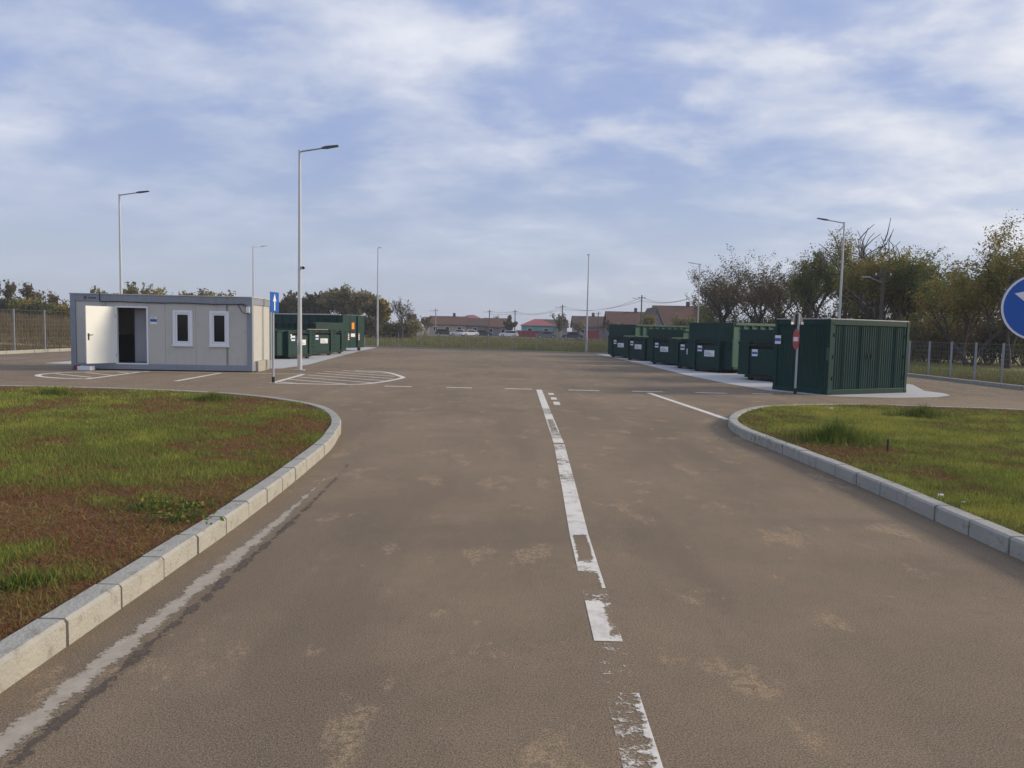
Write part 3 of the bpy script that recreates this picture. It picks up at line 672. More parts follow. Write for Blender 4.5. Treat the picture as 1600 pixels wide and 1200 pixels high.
# ------------------------------------------------------------------ skips (hook-lift bins)
def skip(name, kind, label, group, loc, rz, Ln=5.6, light_side=True, stickers=0, lid=False):
    W = 2.42; zb = 0.22; hl = 1.36
    H = {'low': 1.40, 'mid': 1.80, 'tall': 2.08}[kind]
    c = tag(empty(name, (loc[0], loc[1], 0.006), rz), label, 'skip', group)
    G = 'skip_green'
    def box(nm, x0, x1, y0, y1, z0, z1, mat=G, parent=c, bevel=.008):
        m = MB(); m.box(x0, x1, y0, y1, z0, z1); return m.build(nm, mat, parent, bevel)
    hw = W / 2
    for sx in (-1, 1):
        box('skid_rail', sx * .53 - .06, sx * .53 + .06, -.20, Ln - .1, .06, zb)
        m = MB(); m.tube([(sx * .72 - .09, Ln - .25, .09), (sx * .72 + .09, Ln - .25, .09)], .085, 14); m.build('roller', 'rust_dark', c)
        m = MB(); m.tube([(sx * .53 - .07, -.12, .08), (sx * .53 + .07, -.12, .08)], .075, 14); m.build('roller', 'rust_dark', c)
    box('floor', -hw + .06, hw - .06, .05, Ln - .05, zb, zb + .06, 'rust_dark')
    box('front_wall', -hw, hw, 0, .05, zb - .05, hl)
    for x0, x1 in ((-hw, -.72), (.72, hw)): box('front_ledge', x0, x1, -.05, -.002, hl - .07, hl)
    if H > hl + .1: box('front_extension', -hw + .03, hw - .03, .03, .07, hl, H)
    for sx in (-1, 1):
        xo = sx * hw; xi = sx * (hw - .05)
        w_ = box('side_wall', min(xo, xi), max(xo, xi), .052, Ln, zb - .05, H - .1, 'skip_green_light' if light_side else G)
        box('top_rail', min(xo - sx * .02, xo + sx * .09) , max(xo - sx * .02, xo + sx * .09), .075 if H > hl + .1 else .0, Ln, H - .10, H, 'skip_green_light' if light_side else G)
        n = int(Ln / .62)
        for k in range(n + 1):
            y = .62 + k * (Ln - .75) / n
            if y > Ln - .08: break
            m = MB(); x0, x1 = sorted((xo + sx * .003, xo + sx * .075)); m.prism([(y - .05, zb), (y - .03, zb), (y + .03, zb), (y + .05, zb), (y + .05, H - .102), (y - .05, H - .102)], x0, x1); m.build('rib', G, c)
        box('bottom_rail', *sorted((xo + sx * .002, xo + sx * .05)), .05, Ln, zb - .06, zb + .06)
    for sx in (-1, 1): box('rear_door', *sorted((sx * .004, sx * (hw - .052))), Ln - .06, Ln - .0, zb, H - .1)
    # hook frame
    for sx in (-1, 1): box('hook_post', sx * .66 - .07, sx * .66 + .07, -.22, -.003, .10, hl - .03)
    box('hook_panel', -.588, .588, -.15, -.09, .20, hl - .24)
    m = MB(); m.tube([(-.60, -.17, hl - .12), (.60, -.17, hl - .12)], .035, 10); m.build('hook_bar', 'rust_dark', c)
    m = MB(); m.tube([(-.22, -.13, hl - .22), (-.2, -.2, hl - .05), (0, -.22, hl + .0), (.2, -.2, hl - .05), (.22, -.13, hl - .22)], .03, 8); m.build('hook_loop', 'rust_dark', c)
    box('hook_foot', -.588, .588, -.2, -.06, .08, .198, 'rust_dark')
    # ladder rungs beside the hook frame
    for k in range(5):
        z = .36 + k * .2
        m = MB(); m.tube([(.78, -.003, z + .03), (.78, -.07, z), (1.10, -.07, z), (1.10, -.003, z + .03)], .015, 6); m.build('rung', G, c)
    if kind == 'tall':
        for z in (1.58, 1.8):
            m = MB(); m.tube([(.78, .03, z + .03), (.78, -.03, z), (1.10, -.03, z), (1.10, .03, z + .03)], .015, 6); m.build('rung', G, c)
    if stickers >= 1:
        s = box('notice_plate', -.50, -.26, -.158, -.1515, .86, 1.10, 'sign_white', bevel=0)
        m = MB(); m.box(-.49, -.27, -.1605, -.1585, .93, 1.01); m.build('blue_band', 'sign_blue', s)
    if stickers >= 2:
        s = box('label_plate', -.12, .42, -.158, -.1515, .66, .92, 'sign_white', bevel=0)
        for k in range(3):
            m = MB(); m.box(-.07, .34 - .08 * k, -.1605, -.1585, .71 + .06 * k, .73 + .06 * k); m.build('print_line', 'car_grey', s)
    if stickers >= 3:
        for k in range(2): box('small_sticker', -.55, -.46, -.159, -.1515, .96 + .13 * k, 1.05 + .13 * k, 'sign_white', bevel=0)
    if lid:
        m = MB(); m.box(-.9, .55, -.06, .06, H - .012, H + .022); m.build('cover_sheet', 'house_wall_beige', c, .01)
    return c
TR, TL, TC = R(34), R(31), R(22)
rzR, rzL, rzC = -(math.pi / 2 - TR), (math.pi / 2 - TL), (math.pi / 2 - TC)
def solve_y(u, lx, fx, off, rz):
    # centre on the line x = lx + fx*y whose front-corner (local offset) projects to column u
    best = None
    for y in np.arange(20, 60, .02):
        x = lx + fx * y; p = Matrix.Rotation(rz, 2) @ Vector(off); e = abs(u_of(x + p.x, y + p.y) - u)
        if best is None or e < best[0]: best = (e, x, y)
    return best[1], best[2]
RB = [('low', 1152, 'mid'), ('', 1073, 'tall'), ('', 1048, 'low'), ('', 1010.5, 'mid'), ('', 974, 'low'), ('', 949.5, 'tall')]
lab = ['medium-height green skip beside the corrugated storage container, one blue and white notice',
       'tall ribbed green skip, second from the storage container along the concrete pad',
       'low green skip, third from the storage container, tucked against the tall one',
       'medium-height green skip, fourth from the storage container along the pad',
       'low green skip, fifth from the storage container, next to the last tall one',
       'tall ribbed green skip at the far end of the storage container pad']
for (q, u, kd), lb in zip(RB, lab):
    x, y = solve_y(u, 11.6, -0.105, (-1.21, 0.0), rzR)
    skip('skip', kd, lb, 'skips on the storage container pad', (x, y), rzR, 5.6, True, 1 if kd == 'mid' and u > 1100 else 2)
LB = [(433, 'low', 'low green skip nearest the grey cabin, paper labels on its hook panel', 3, False),
      (None, 'low', 'low green skip with a pale sheet over its rim, second from the cabin', 2, True),
      (None, 'mid', 'medium-height green skip between the pale-sheeted skip and the tall compactor', 1, False)]
(xl, yl) = solve_y(433, -9.9, -0.014, (-1.21, 0), rzL)
for k, (u, kd, lb, st, ld) in enumerate(LB):
    if k == 0: x, y = xl, yl
    else: x, y = solve_y((525, 541)[k - 1], -9.9, -0.014, (1.21, 0), rzL)
    skip('skip', kd, lb, 'skips on the cabin-side pad', (x, y), rzL, 5.6, False, st, ld)
def compactor():
    x, y = solve_y(569, -9.75, -0.014, (1.22, 0), rzC); W, H, Ln = 2.44, 2.34, 6.0
    c = tag(empty('waste_compactor', (x, y, .006), rzC), 'tall closed green waste compactor with orange sticker and small wheels', 'compactor')
    def box(nm, *b, mat='skip_green', parent=c, bevel=.012):
        m = MB(); m.box(*b); return m.build(nm, mat, parent, bevel)
    box('body', -W / 2 + .04, W / 2 - .04, .14, Ln, .2, H - .04)
    for a, b, d in ((-W / 2, -.46, 0), (-.36, .36, .05), (.46, W / 2, 0)):
        box('front_panel', a, b, d, .138, .22, H - .02)
    for sx in (-1, 1):
        for k in range(8): yy = .5 + k * .72; x0, x1 = sorted((sx * (W / 2 - .038), sx * (W / 2 + .03))); box('rib', x0, x1, yy, yy + .09, .25, H - .2, bevel=0)
        x0, x1 = sorted((sx * (W / 2 - .07), sx * (W / 2 + .04))); box('top_rail', x0, x1, .2, Ln, H - .035, H + .03, mat='roof_pale')
        box('mid_rail', *sorted((sx * (W / 2 + .032), sx * (W / 2 + .06))), .2, Ln, 1.72, 1.80)
        for yy in (.25, Ln - .5):
            w_ = MB(); w_.tube([(sx * .95 - .06, yy, .1), (sx * .95 + .06, yy, .1)], .1, 16); wo = w_.build('wheel', 'tyre', c)
            h_ = MB(); h_.tube([(sx * .95 - .065, yy, .1), (sx * .95 + .065, yy, .1)], .05, 12); h_.build('hub', 'orange', wo)
        s = box('hazard_board', *sorted((sx * .52, sx * .66)), -.008, -.002, .72, 1.14, mat='sign_white', bevel=0)
        for k in range(3):
            z = .76 + k * .13; m = MB(); x0, x1 = sorted((sx * .52, sx * .66)); m.quad((x0, -.0095, z), (x1, -.0095, z + .06), (x1, -.0095, z + .12), (x0, -.0095, z + .06)); m.build('red_stripe', 'sign_red', s)
    box('warning_sticker', -.17, .12, .042, .048, 1.42, 1.85, mat='orange', bevel=0)
    box('label_plate', -.26, .2, .042, .048, .92, 1.14, mat='sign_white', bevel=0)
    box('hatch', -.3, .3, .03, .049, 1.2, 1.36, mat='rust_dark')
    return c
compactor()

# ------------------------------------------------------------------ lamp posts
def lamp(x, y, H, arm_dir, arm_len, label, cctv=False):
    c = tag(empty('street_lamp', (x, y, 0)), label, 'street lamp', 'galvanised street lamps round the yard')
    m = MB(); m.tube([(0, 0, 0), (0, 0, .9), (0, 0, H * .5), (0, 0, H)], [.085, .082, .062, .042], 12); m.build('pole', 'galv_pale', c, smooth=False)
    m = MB(); m.box(-.17, .17, -.17, .17, .002, .03); m.build('base_plate', 'galv', c, .004)
    m = MB(); m.box(-.05, .05, -.092, -.06, .6, 1.0); m.build('service_hatch', 'galv', c, .004)
    d = Vector((math.cos(arm_dir), math.sin(arm_dir), 0)); up = Vector((0, 0, 1))
    a0 = Vector((0, 0, H - .06)); a1 = a0 + d * arm_len * .62 + up * .11 * arm_len
    m = MB(); m.tube([a0, a1], [.032, .028], 8); arm = m.build('arm', 'galv', c)
    e = a1 - d * .05; f = a1 + d * arm_len * .40 + up * .07 * arm_len; s = Vector((-d.y, d.x, 0))
    m = MB(); q = []
    for p, wd, tk in ((e, .05, .05), (e + (f - e) * .3, .12, .06), (f, .10, .03)):
        q.append([p + s * wd + up * tk * .5, p - s * wd + up * tk * .5, p - s * wd - up * tk * .5, p + s * wd - up * tk * .5])
    for i in range(2):
        for j in range(4): m.quad(q[i][j], q[i][(j + 1) % 4], q[i + 1][(j + 1) % 4], q[i + 1][j])
    m.quad(*q[0]); m.quad(*q[2][::-1]); m.build('lamp_head', 'lamp_head', c)
    if cctv:
        m = MB(); m.box(.0, .14, -.02, .02, 3.62, 3.66); br = m.build('camera_bracket', 'galv_pale', c)
        m = MB(); m.tube([(.10, .06, 3.68), (.17, -.16, 3.64)], [.06, .06], 12); m.build('security_camera', 'sign_white', c)
        m = MB(); m.tube([(.171, -.162, 3.64), (.175, -.175, 3.638)], .05, 12); m.build('lens', 'black_plastic', c)
    return c
def lamp_px(ub, ut, vt, H, *a, **k):
    d = ray(ut, vt); t = (H - CH) / d.z; x = d.x * t; y = d.y * t
    return lamp(x, y, H, *a, **k)
lamp(-7.62, 26.35, 7.75, 0.03, 1.32, 'tall lamp post with a security camera, between the cabin and the hatched island', cctv=True)
lamp_px(188, 186.5, 303, 8, 0.1, 1.4, 'lamp post behind the open door end of the grey cabin')
lamp_px(396, 395.5, 385, 8, 1.0, 1.35, 'lamp post rising behind the window end of the cabin roof')
lamp(-11.25, 61.2, 8.1, 1.62, 1.3, 'lamp post at the far kerb past the tall compactor')
lamp(5.75, 57.6, 7.5, 1.5, 1.3, 'lamp post at the far kerb past the row of green skips')
lamp_px(1090, 1094, 412, 8, math.pi - 1.0, 1.4, 'lamp post behind the row of green skips, by the big-roofed house')
lamp_px(1310, 1319.5, 347, 8, math.pi - .1, 1.45, 'lamp post behind the corrugated storage container')

# ------------------------------------------------------------------ road signs
def post(name, x, y, H, label, z0=0.0, r=.03):
    c = tag(empty(name, (x, y, z0)), label, 'road sign')
    m = MB(); m.tube([(0, 0, 0), (0, 0, H)], r, 12); m.build('post', 'galv', c)
    m = MB(); m.tube([(0, 0, 0), (0, 0, .16)], r + .012, 12); m.build('post_foot', 'rust_dark', c)
    return c
def facing(n):      # local frame whose -Y axis looks along n
    return Matrix.Rotation(math.atan2(n[1], n[0]) + math.pi / 2, 4, 'Z')
def poly_plate(pts, y0, y1, M, name, mat, parent):
    m = MB(); i = 0; n = len(pts)
    m.v = [tuple(M @ Vector((x, y0, z))) for x, z in pts] + [tuple(M @ Vector((x, y1, z))) for x, z in pts]
    m.f = [tuple(range(n)), tuple(reversed(range(n, 2 * n)))] + [(k, n + k, n + (k + 1) % n, (k + 1) % n) for k in range(n)]
    return m.build(name, mat, parent)
c = post('one_way_sign', -6.7, 20.6, 2.5, 'blue rectangular one-way sign with white up arrow on a thin post')
M = facing((0.99, -0.12))
pl = poly_plate([(-.27, 1.96), (.27, 1.96), (.27, 2.52), (-.27, 2.52)], -.045, -.035, M, 'sign_plate', 'sign_blue', c)
poly_plate([(-.035, 2.01), (.035, 2.01), (.035, 2.28), (.11, 2.25), (0, 2.48), (-.11, 2.25), (-.035, 2.28)], -.049, -.046, M, 'arrow', 'sign_white', pl)
c = post('no_entry_sign', 7.88, 20.42, 2.24, 'red round no-entry sign with white bar on a thin post')
M = facing((-1, .07))
circ = lambda r, cz, n=36: [(r * math.sin(2 * math.pi * k / n), cz + r * math.cos(2 * math.pi * k / n)) for k in range(n)][::-1]
pl = poly_plate(circ(.285, 1.52), -.05, -.036, M, 'sign_disc', 'sign_red', c)
poly_plate([(-.20, 1.46), (.20, 1.46), (.20, 1.58), (-.20, 1.58)], -.054, -.051, M, 'white_bar', 'sign_white', pl)
pb = poly_plate([(-.30, 1.92), (.30, 1.92), (.30, 2.0), (.17, 2.22), (-.17, 2.22), (-.30, 2.0)], -.045, -.035, facing((-.6, .8)), 'upper_sign', 'sign_back', c)
for sx in (-1, 1): poly_plate([(sx * .30, 1.925), (sx * .19, 1.925), (sx * .19, 1.99), (sx * .30, 1.99)][::sx], -.034, -.031, facing((-.6, .8)), 'white_corner', 'sign_white', pb)
sp = at_depth(1622, 480, 6.6)
c = post('direction_sign', sp.x + .14, sp.y + .06, sp.z + .33, 'round blue direction sign with white arrow and rim, on the verge', 0.1)
M = Matrix.Translation((-.14, -.06, -.1)) @ facing((-.25, -1))
pl = poly_plate(circ(.305, sp.z), -.012, 0, M, 'sign_disc', 'sign_back', c)
poly_plate(circ(.298, sp.z), -.016, -.0125, M, 'white_rim', 'sign_white', pl); poly_plate(circ(.279, sp.z), -.019, -.0165, M, 'blue_face', 'sign_blue', pl)
ar = [(-.205, .0), (-.03, .088), (-.03, .04), (.2, .04), (.2, -.04), (-.03, -.04), (-.03, -.088)]
rt = R(-14); poly_plate([(x * math.cos(rt) - z * math.sin(rt), sp.z + .07 + x * math.sin(rt) + z * math.cos(rt)) for x, z in ar][::-1], -.022, -.0195, M, 'arrow', 'sign_white', pl)

# ------------------------------------------------------------------ fences
def fence(pts, H, spacing, label, wires_h, vspace, post_r=.03):
    c = tag(empty('mesh_fence', (pts[0][0], pts[0][1], 0)), label, 'fence'); o0 = Vector((pts[0][0], pts[0][1], 0))
    P = smooth_path(pts, spacing)
    me = None
    for i, p in enumerate(P):
        z = float(terrain_z(np.array(p[0]), np.array(p[1])))
        if me is None:
            m = MB(); m.box(-post_r, post_r, -post_r * .7, post_r * .7, -.1, H + .04); q = m.build('post', 'fence_post', c); me = q.data
        else:
            q = bpy.data.objects.new('post', me); COL.objects.link(q); q.parent = c
        q.location = (p[0] - o0.x, p[1] - o0.y, z)
    m = MB(); wr = .0025
    def bar(a, b, r):
        a = Vector(a); b = Vector(b); d = (b - a).normalized(); s = d.cross(Vector((0, 0, 1)) if abs(d.z) < .9 else Vector((0, 1, 0))).normalized() * r; t = d.cross(s).normalized() * r
        i = len(m.v); m.v += [tuple(a + s), tuple(a - s * .5 + t), tuple(a - s * .5 - t), tuple(b + s), tuple(b - s * .5 + t), tuple(b - s * .5 - t)]
        m.f += [(i, i + 1, i + 4, i + 3), (i + 1, i + 2, i + 5, i + 4), (i + 2, i, i + 3, i + 5)]
    for i in range(len(P) - 1):
        za = float(terrain_z(np.array(P[i][0]), np.array(P[i][1]))); zb = float(terrain_z(np.array(P[i + 1][0]), np.array(P[i + 1][1])))
        a = Vector((P[i][0], P[i][1], za)) - o0; b = Vector((P[i + 1][0], P[i + 1][1], zb)) - o0
        for k in range(wires_h + 1):
            h = .04 + (H - .05) * k / wires_h; bar(a + Vector((0, 0, h)), b + Vector((0, 0, h)), wr * (1.5 if k == wires_h else 1))
        n = int((b - a).length / vspace)
        for k in range(1, n):
            p = a + (b - a) * k / n; bar(p + Vector((0, 0, .04)), p + Vector((0, 0, H - .01)), wr * .7)
    w_ = m.build('wire_mesh', 'fence_post', c); w_['kind'] = 'stuff'
fence([(-24.3, 24), (-24.3, 38), (-24.5, 62)], 2.15, 2.45, 'grey welded mesh fence in front of the dry brown weeds', 9, .2, .035)
fence([(18.2, 16), (18.2, 34), (18.3, 50)], 1.52, 1.65, 'grey mesh fence in front of the trees beside the storage container', 8, .2, .035)
fence([(-24.5, 64), (-10, 60.5), (7, 55.3), (18.3, 51)], 1.22, 1.95, 'thin wire fence along the far kerb before the village field', 6, .3, .02)

# ------------------------------------------------------------------ vegetation
def leaf_quads(C, size, r):
    n = len(C); a = r.normal(size=(n, 3)); a /= np.linalg.norm(a, axis=1)[:, None]
    b = r.normal(size=(n, 3)); b -= a * (a * b).sum(1)[:, None]; b /= np.linalg.norm(b, axis=1)[:, None]
    s = (size * r.uniform(.55, 1.35, n))[:, None]
    V = np.stack([C - a * s, C + b * s * .45, C + a * s, C - b * s * .45], 1).reshape(-1, 3)
    return V, np.arange(4 * n).reshape(-1, 4)
def tree(name, label, cat, base, H, spread, leafm, nleaf, lsize, seed, group=None, trunk_h=.3, bark='bark', stems=1, tr=None, droop=0.0, wig=.16, minr=.006, nb3=(5, 4, 4)):
    r = np.random.default_rng(seed); rr = random.Random(seed)
    c = tag(empty(name, base), label, cat, group)
    m = MB(); tips = []
    tr = tr or H * .024 + .04
    def grow(p, d, ln, rad, lvl):
        k = 4 if lvl < 2 else 3; pts = [p]; rads = [rad]; q = p.copy(); dd = d.copy()
        for i in range(k):
            dd = (dd + Vector((rr.gauss(0, wig), rr.gauss(0, wig), rr.gauss(.05 - droop, .09)))).normalized()
            q = q + dd * ln / k; pts.append(q.copy()); rads.append(rad * (1 - .6 * (i + 1) / k))
        m.tube(pts, rads, 6 if lvl < 1 else (5 if lvl < 2 else 3), cap=False)
        if lvl >= 2:
            for i in range(1, len(pts)): tips.append((pts[i], ln))
        if lvl < 3:
            nb = nb3[lvl]
            for b in range(nb):
                t = rr.uniform(.35, 1.0) if lvl else rr.uniform(.55, 1.0)
                i = min(int(t * k), k - 1); s = pts[i].lerp(pts[i + 1], t * k - i) if i < k else pts[-1]
                az = rr.uniform(0, 2 * math.pi); el = rr.uniform(.25, .95)
                nd = (dd * .55 + Vector((math.cos(az) * math.cos(el) * spread, math.sin(az) * math.cos(el) * spread, math.sin(el)))).normalized()
                grow(s, nd, ln * rr.uniform(.5, .78), max(rads[i] * .6, minr), lvl + 1)
    for s in range(stems):
        a = rr.uniform(0, 6.28); lean = .0 if stems == 1 else .28
        d = Vector((math.cos(a) * lean, math.sin(a) * lean, 1)).normalized()
        grow(Vector((rr.uniform(-.1, .1) * stems, rr.uniform(-.1, .1) * stems, -.1)), d, H * (.40 + .08 * rr.random()), tr / (stems ** .4), 0)
    # scale so that the crown reaches H
    top = max(v[2] for v in m.v); k = H / top
    m.v = [(x * k, y * k, z * k) for x, y, z in m.v]
    m.build('trunk', bark, c, smooth=True)
    if nleaf:
        T = np.array([tuple(t[0]) for t in tips]) * k
        pick = r.integers(0, len(T), nleaf); C = T[pick] + r.normal(0, H * .019, (nleaf, 3))
        C = C[C[:, 2] > H * trunk_h * .55]
        tipt = r.uniform(0, 1, len(T))[pick][:len(C)]
        V, F = leaf_quads(C, lsize, r)
        o = arrays_obj('crown', V, F, leafm, np.repeat(np.clip(tipt[:len(C)] * .9 + r.normal(0, .1, len(C)), 0, 1), 4), c)
    return c
def bush(name, label, base, rx, ry, H, leafm, n, ls, seed, group=None, cat='shrub'):
    r = np.random.default_rng(seed); rr = random.Random(seed)
    c = tag(empty(name, base), label, cat, group); m = MB()
    lobes = [(rr.uniform(-.6, .6) * rx, rr.uniform(-.6, .6) * ry, H * rr.uniform(.3, .72), rr.uniform(.3, .5)) for _ in range(9)]
    for lx, ly, lz, s in lobes:
        m.tube([(lx * .15, ly * .15, -.05), (lx * .6, ly * .6, lz * .6), (lx, ly, lz)], [.04, .025, .01], 4, cap=False)
        for k in range(4): m.tube([(lx * .6, ly * .6, lz * .6), (lx + rr.gauss(0, rx * .3), ly + rr.gauss(0, ry * .3), min(H, lz + rr.uniform(0, H * .35)))], [.015, .004], 3, cap=False)
    m.build('stem', 'bark', c)
    pts = []; tn = []
    for lx, ly, lz, s in lobes:
        k = n // len(lobes); d = r.normal(size=(k, 3)); d /= np.linalg.norm(d, axis=1)[:, None]; rad = r.uniform(.25, 1, k) ** .6
        P = np.stack([lx + d[:, 0] * rad * rx * s * 1.25, ly + d[:, 1] * rad * ry * s * 1.25, lz + d[:, 2] * rad * H * s * .85], 1); pts.append(P); tn.append(np.full(k, rr.random()))
    C = np.concatenate(pts); tn = np.concatenate(tn); ok = C[:, 2] > .05; C = C[ok]; tn = tn[ok]
    V, F = leaf_quads(C, ls, r); arrays_obj('crown', V, F, leafm, np.repeat(np.clip(tn + r.normal(0, .15, len(C)), 0, 1), 4), c)
    return c
def tz(x, y): return float(terrain_z(np.array(float(x)), np.array(float(y))))
def tree_px(u, vtop, depth, *a, **k):
    t = at_depth(u, vtop, depth); z = tz(t.x, depth)
    return (t.x, depth, z), t.z - z
GRP = 'trees behind the storage container fence'
RT = [ # u, top v, depth, spread, leaf, nleaf, size, stems, label
    (1112, 424, 84, .8, 'leaf_dark', 1700, .13, 1, 'small dark thinly leaved tree by the wooden pole near the big-roofed house'),
    (1150, 408, 78, .85, 'leaf_dark', 2600, .13, 2, 'dark nearly bare tree with clumped brown leaves behind the tall skip'),
    (1196, 386, 72, .9, 'leaf_dark', 3000, .13, 2, 'broad dark half-bare tree with forked trunk behind the skip row'),
    (1243, 374, 66, .9, 'leaf_dark', 2800, .12, 2, 'tall dark half-bare tree behind the no-entry sign'),
    (1290, 392, 58, .8, 'leaf_green', 4800, .13, 1, 'green leafy tree just beside the lamp post behind the storage container'),
    (1335, 352, 60, .75, 'leaf_yellow', 3800, .13, 1, 'tallest olive and yellow tree behind the storage container lamp post'),
    (1372, 392, 54, .9, 'leaf_yellow', 6200, .13, 2, 'dense yellow-green tree around the grey utility pole'),
    (1420, 388, 52, .9, 'leaf_yellow', 5600, .13, 2, 'yellow-green tree below the dead branching tops'),
    (1470, 388, 50, .9, 'leaf_green', 3000, .12, 1, 'thin olive tree between the dense yellow tree and the forked one'),
    (1532, 362, 43, 1.0, 'leaf_yellow', 5200, .11, 3, 'forked multi-stemmed tree with dark trunks close behind the mesh fence'),
    (1590, 338, 43, 1.0, 'leaf_yellow', 5600, .11, 2, 'tall spreading autumn tree behind the round blue sign'),
    (1670, 345, 44, 1.0, 'leaf_green', 4000, .11, 2, 'leafy tree past the round blue sign')]
for i, (u, vt, d, sp_, lm, nl, ls, st, lb) in enumerate(RT):
    b, H = tree_px(u, vt, d); tree('tree', lb, 'tree', b, H, sp_, lm, int(nl * 1.9), ls * .72, 100 + i, GRP, stems=st)
for i, (u, vt, d, lb) in enumerate(((1390, 343, 57, 'dead bare tree top with crooked pale branches close to the grey utility pole'), (1428, 345, 57, 'dead bare tree with a spreading bare top above the yellow tree'))):
    b, H = tree_px(u, vt, d); tree('dead_tree', lb, 'tree', b, H, .55, 'leaf_dark', 0, .1, 140 + i * 7, None, bark='bark_bare', tr=.3, minr=.04, nb3=(3, 3, 2), wig=.34)
for i in range(30):
    u = 1080 + i * 19.5; k = 0 if u < 1230 else (1 if u < 1420 else 2); d = (80, 63, 49)[k] + rng.uniform(-5, 5); p = at_depth(u, 500, d)
    hh = rng.uniform(2.8, 4.4) * (1.35 if i % 2 else 1.0)
    nm_ = ('dark green', 'dull green', 'rust-tinged')[i % 3]
    bush('undergrowth_shrub', nm_ + ' undergrowth shrub below the trees behind the fence', (p.x, d, tz(p.x, d)), 2.4, 1.9, hh, ('leaf_shrub', 'leaf_green', 'leaf_dark')[i % 3], 2300, .11, 200 + i, nm_ + ' undergrowth shrubs below the trees')
for i, (u, vt, d, lm) in enumerate(((1125, 440, 95, 'leaf_dark'), (1172, 425, 92, 'leaf_dark'), (1220, 415, 88, 'leaf_dark'), (1265, 418, 78, 'leaf_green'), (1312, 405, 72, 'leaf_green'), (1355, 400, 70, 'leaf_green'), (1400, 412, 66, 'leaf_yellow'), (1445, 405, 64, 'leaf_green'), (1500, 410, 60, 'leaf_olive'), (1560, 405, 58, 'leaf_green'))):
    b, H = tree_px(u, vt, d); nm_ = {'leaf_dark': 'brown', 'leaf_green': 'green', 'leaf_yellow': 'yellow', 'leaf_olive': 'olive'}[lm]
    tree('tree', nm_ + ' bushy tree in the second row behind the fence', 'tree', b, H, 1.0, lm, 5200 if lm != 'leaf_dark' else 3600, .12, 160 + i, nm_ + ' trees of the second row', stems=2, trunk_h=.05)
# far wood and hedge beyond the compactor
LT = [(428, 474, 118, 'leaf_shrub', 1), (449, 456, 122, 'leaf_dark', 1), (470, 462, 116, 'leaf_shrub', 1), (492, 458, 120, 'leaf_shrub', 1), (515, 450, 118, 'leaf_olive', 1), (546, 447, 116, 'leaf_olive', 1), (577, 455, 112, 'leaf_olive', 1), (600, 468, 112, 'leaf_yellow', 1), (626, 464, 108, 'leaf_dark', 0)]
llab = ['low dark tree at the cabin end of the far wood', 'thin brownish tree rising from the far wood behind the one-way sign', 'round dark green tree of the far wood', 'dark tree beside the pale willow in the far wood', 'pale olive tree of the far wood behind the compactor', 'tallest pale olive tree of the far wood', 'olive tree behind the lamp post past the compactor', 'yellowing tree at the open end of the far wood', 'bare dark twiggy tree at the end of the far wood']
for i, ((u, vt, d, lm, full), lb) in enumerate(zip(LT, llab)):
    b, H = tree_px(u, vt, d); tree('tree', lb, 'tree', b, H, .9, lm, 7500 if full else 700, .20 if full else .14, 300 + i, 'trees of the far wood', trunk_h=.1, stems=2)
for i in range(14):
    u = 420 + i * 17; d = 112 + rng.uniform(-4, 4); p = at_depth(u, 500, d)
    bush('hedge_shrub', 'brown-green shrub in the hedge below the far wood', (p.x, d, tz(p.x, d)), 2.6, 2, rng.uniform(2.2, 4.2) * (1 if u < 600 else .75), ('leaf_shrub', 'leaf_olive', 'leaf_dark')[i % 3], 1500, .2, 340 + i, 'shrubs below the far wood')
HT = [(162, 449, 92), (187, 452, 95), (212, 443, 90), (240, 452, 96), (262, 450, 94), (285, 455, 95), (308, 451, 95), (330, 455, 98), (355, 454, 98)]
for i, (u, vt, d) in enumerate(HT):
    b, H = tree_px(u, vt, d); tree('tree', 'autumn treetop showing above the cabin roof', 'tree', b, H, .9, ('leaf_olive', 'leaf_yellow', 'leaf_olive')[i % 3], 1700, .17, 400 + i, 'trees behind the cabin', trunk_h=.1)
ET = [(14, 438, 88, 'leaf_dark', 900), (36, 441, 90, 'leaf_dark', 1000), (60, 452, 92, 'leaf_dark', 350), (82, 453, 90, 'leaf_dark', 500), (-12, 445, 90, 'leaf_dark', 700), (101, 468, 92, 'leaf_dark', 300)]
elab = ['bare dark tree on the weedy rise behind the mesh fence', 'second bare dark tree with clotted twigs on the weedy rise', 'thin pale bare tree on the weedy rise', 'small bare tree near the cabin corner on the weedy rise', 'bare tree on the weedy rise, furthest from the cabin', 'low twiggy tree beside the cabin corner']
for i, ((u, vt, d, lm, n), lb) in enumerate(zip(ET, elab)):
    b, H = tree_px(u, vt, d); tree('tree', lb, 'tree', b, H, .9, lm, n, .15, 430 + i, 'bare trees on the weedy rise', bark='bark')
for i in range(9):
    u = -15 + i * 15; d = 84 + rng.uniform(-3, 3); p = at_depth(u, 490, d)
    bush('thicket_shrub', 'dark green thicket shrub on the weedy rise below the bare trees', (p.x, d, tz(p.x, d)), 2.4, 2, rng.uniform(1.9, 2.9), 'leaf_shrub' if i % 4 else 'leaf_yellow', 1500, .17, 460 + i, 'thicket shrubs on the weedy rise')

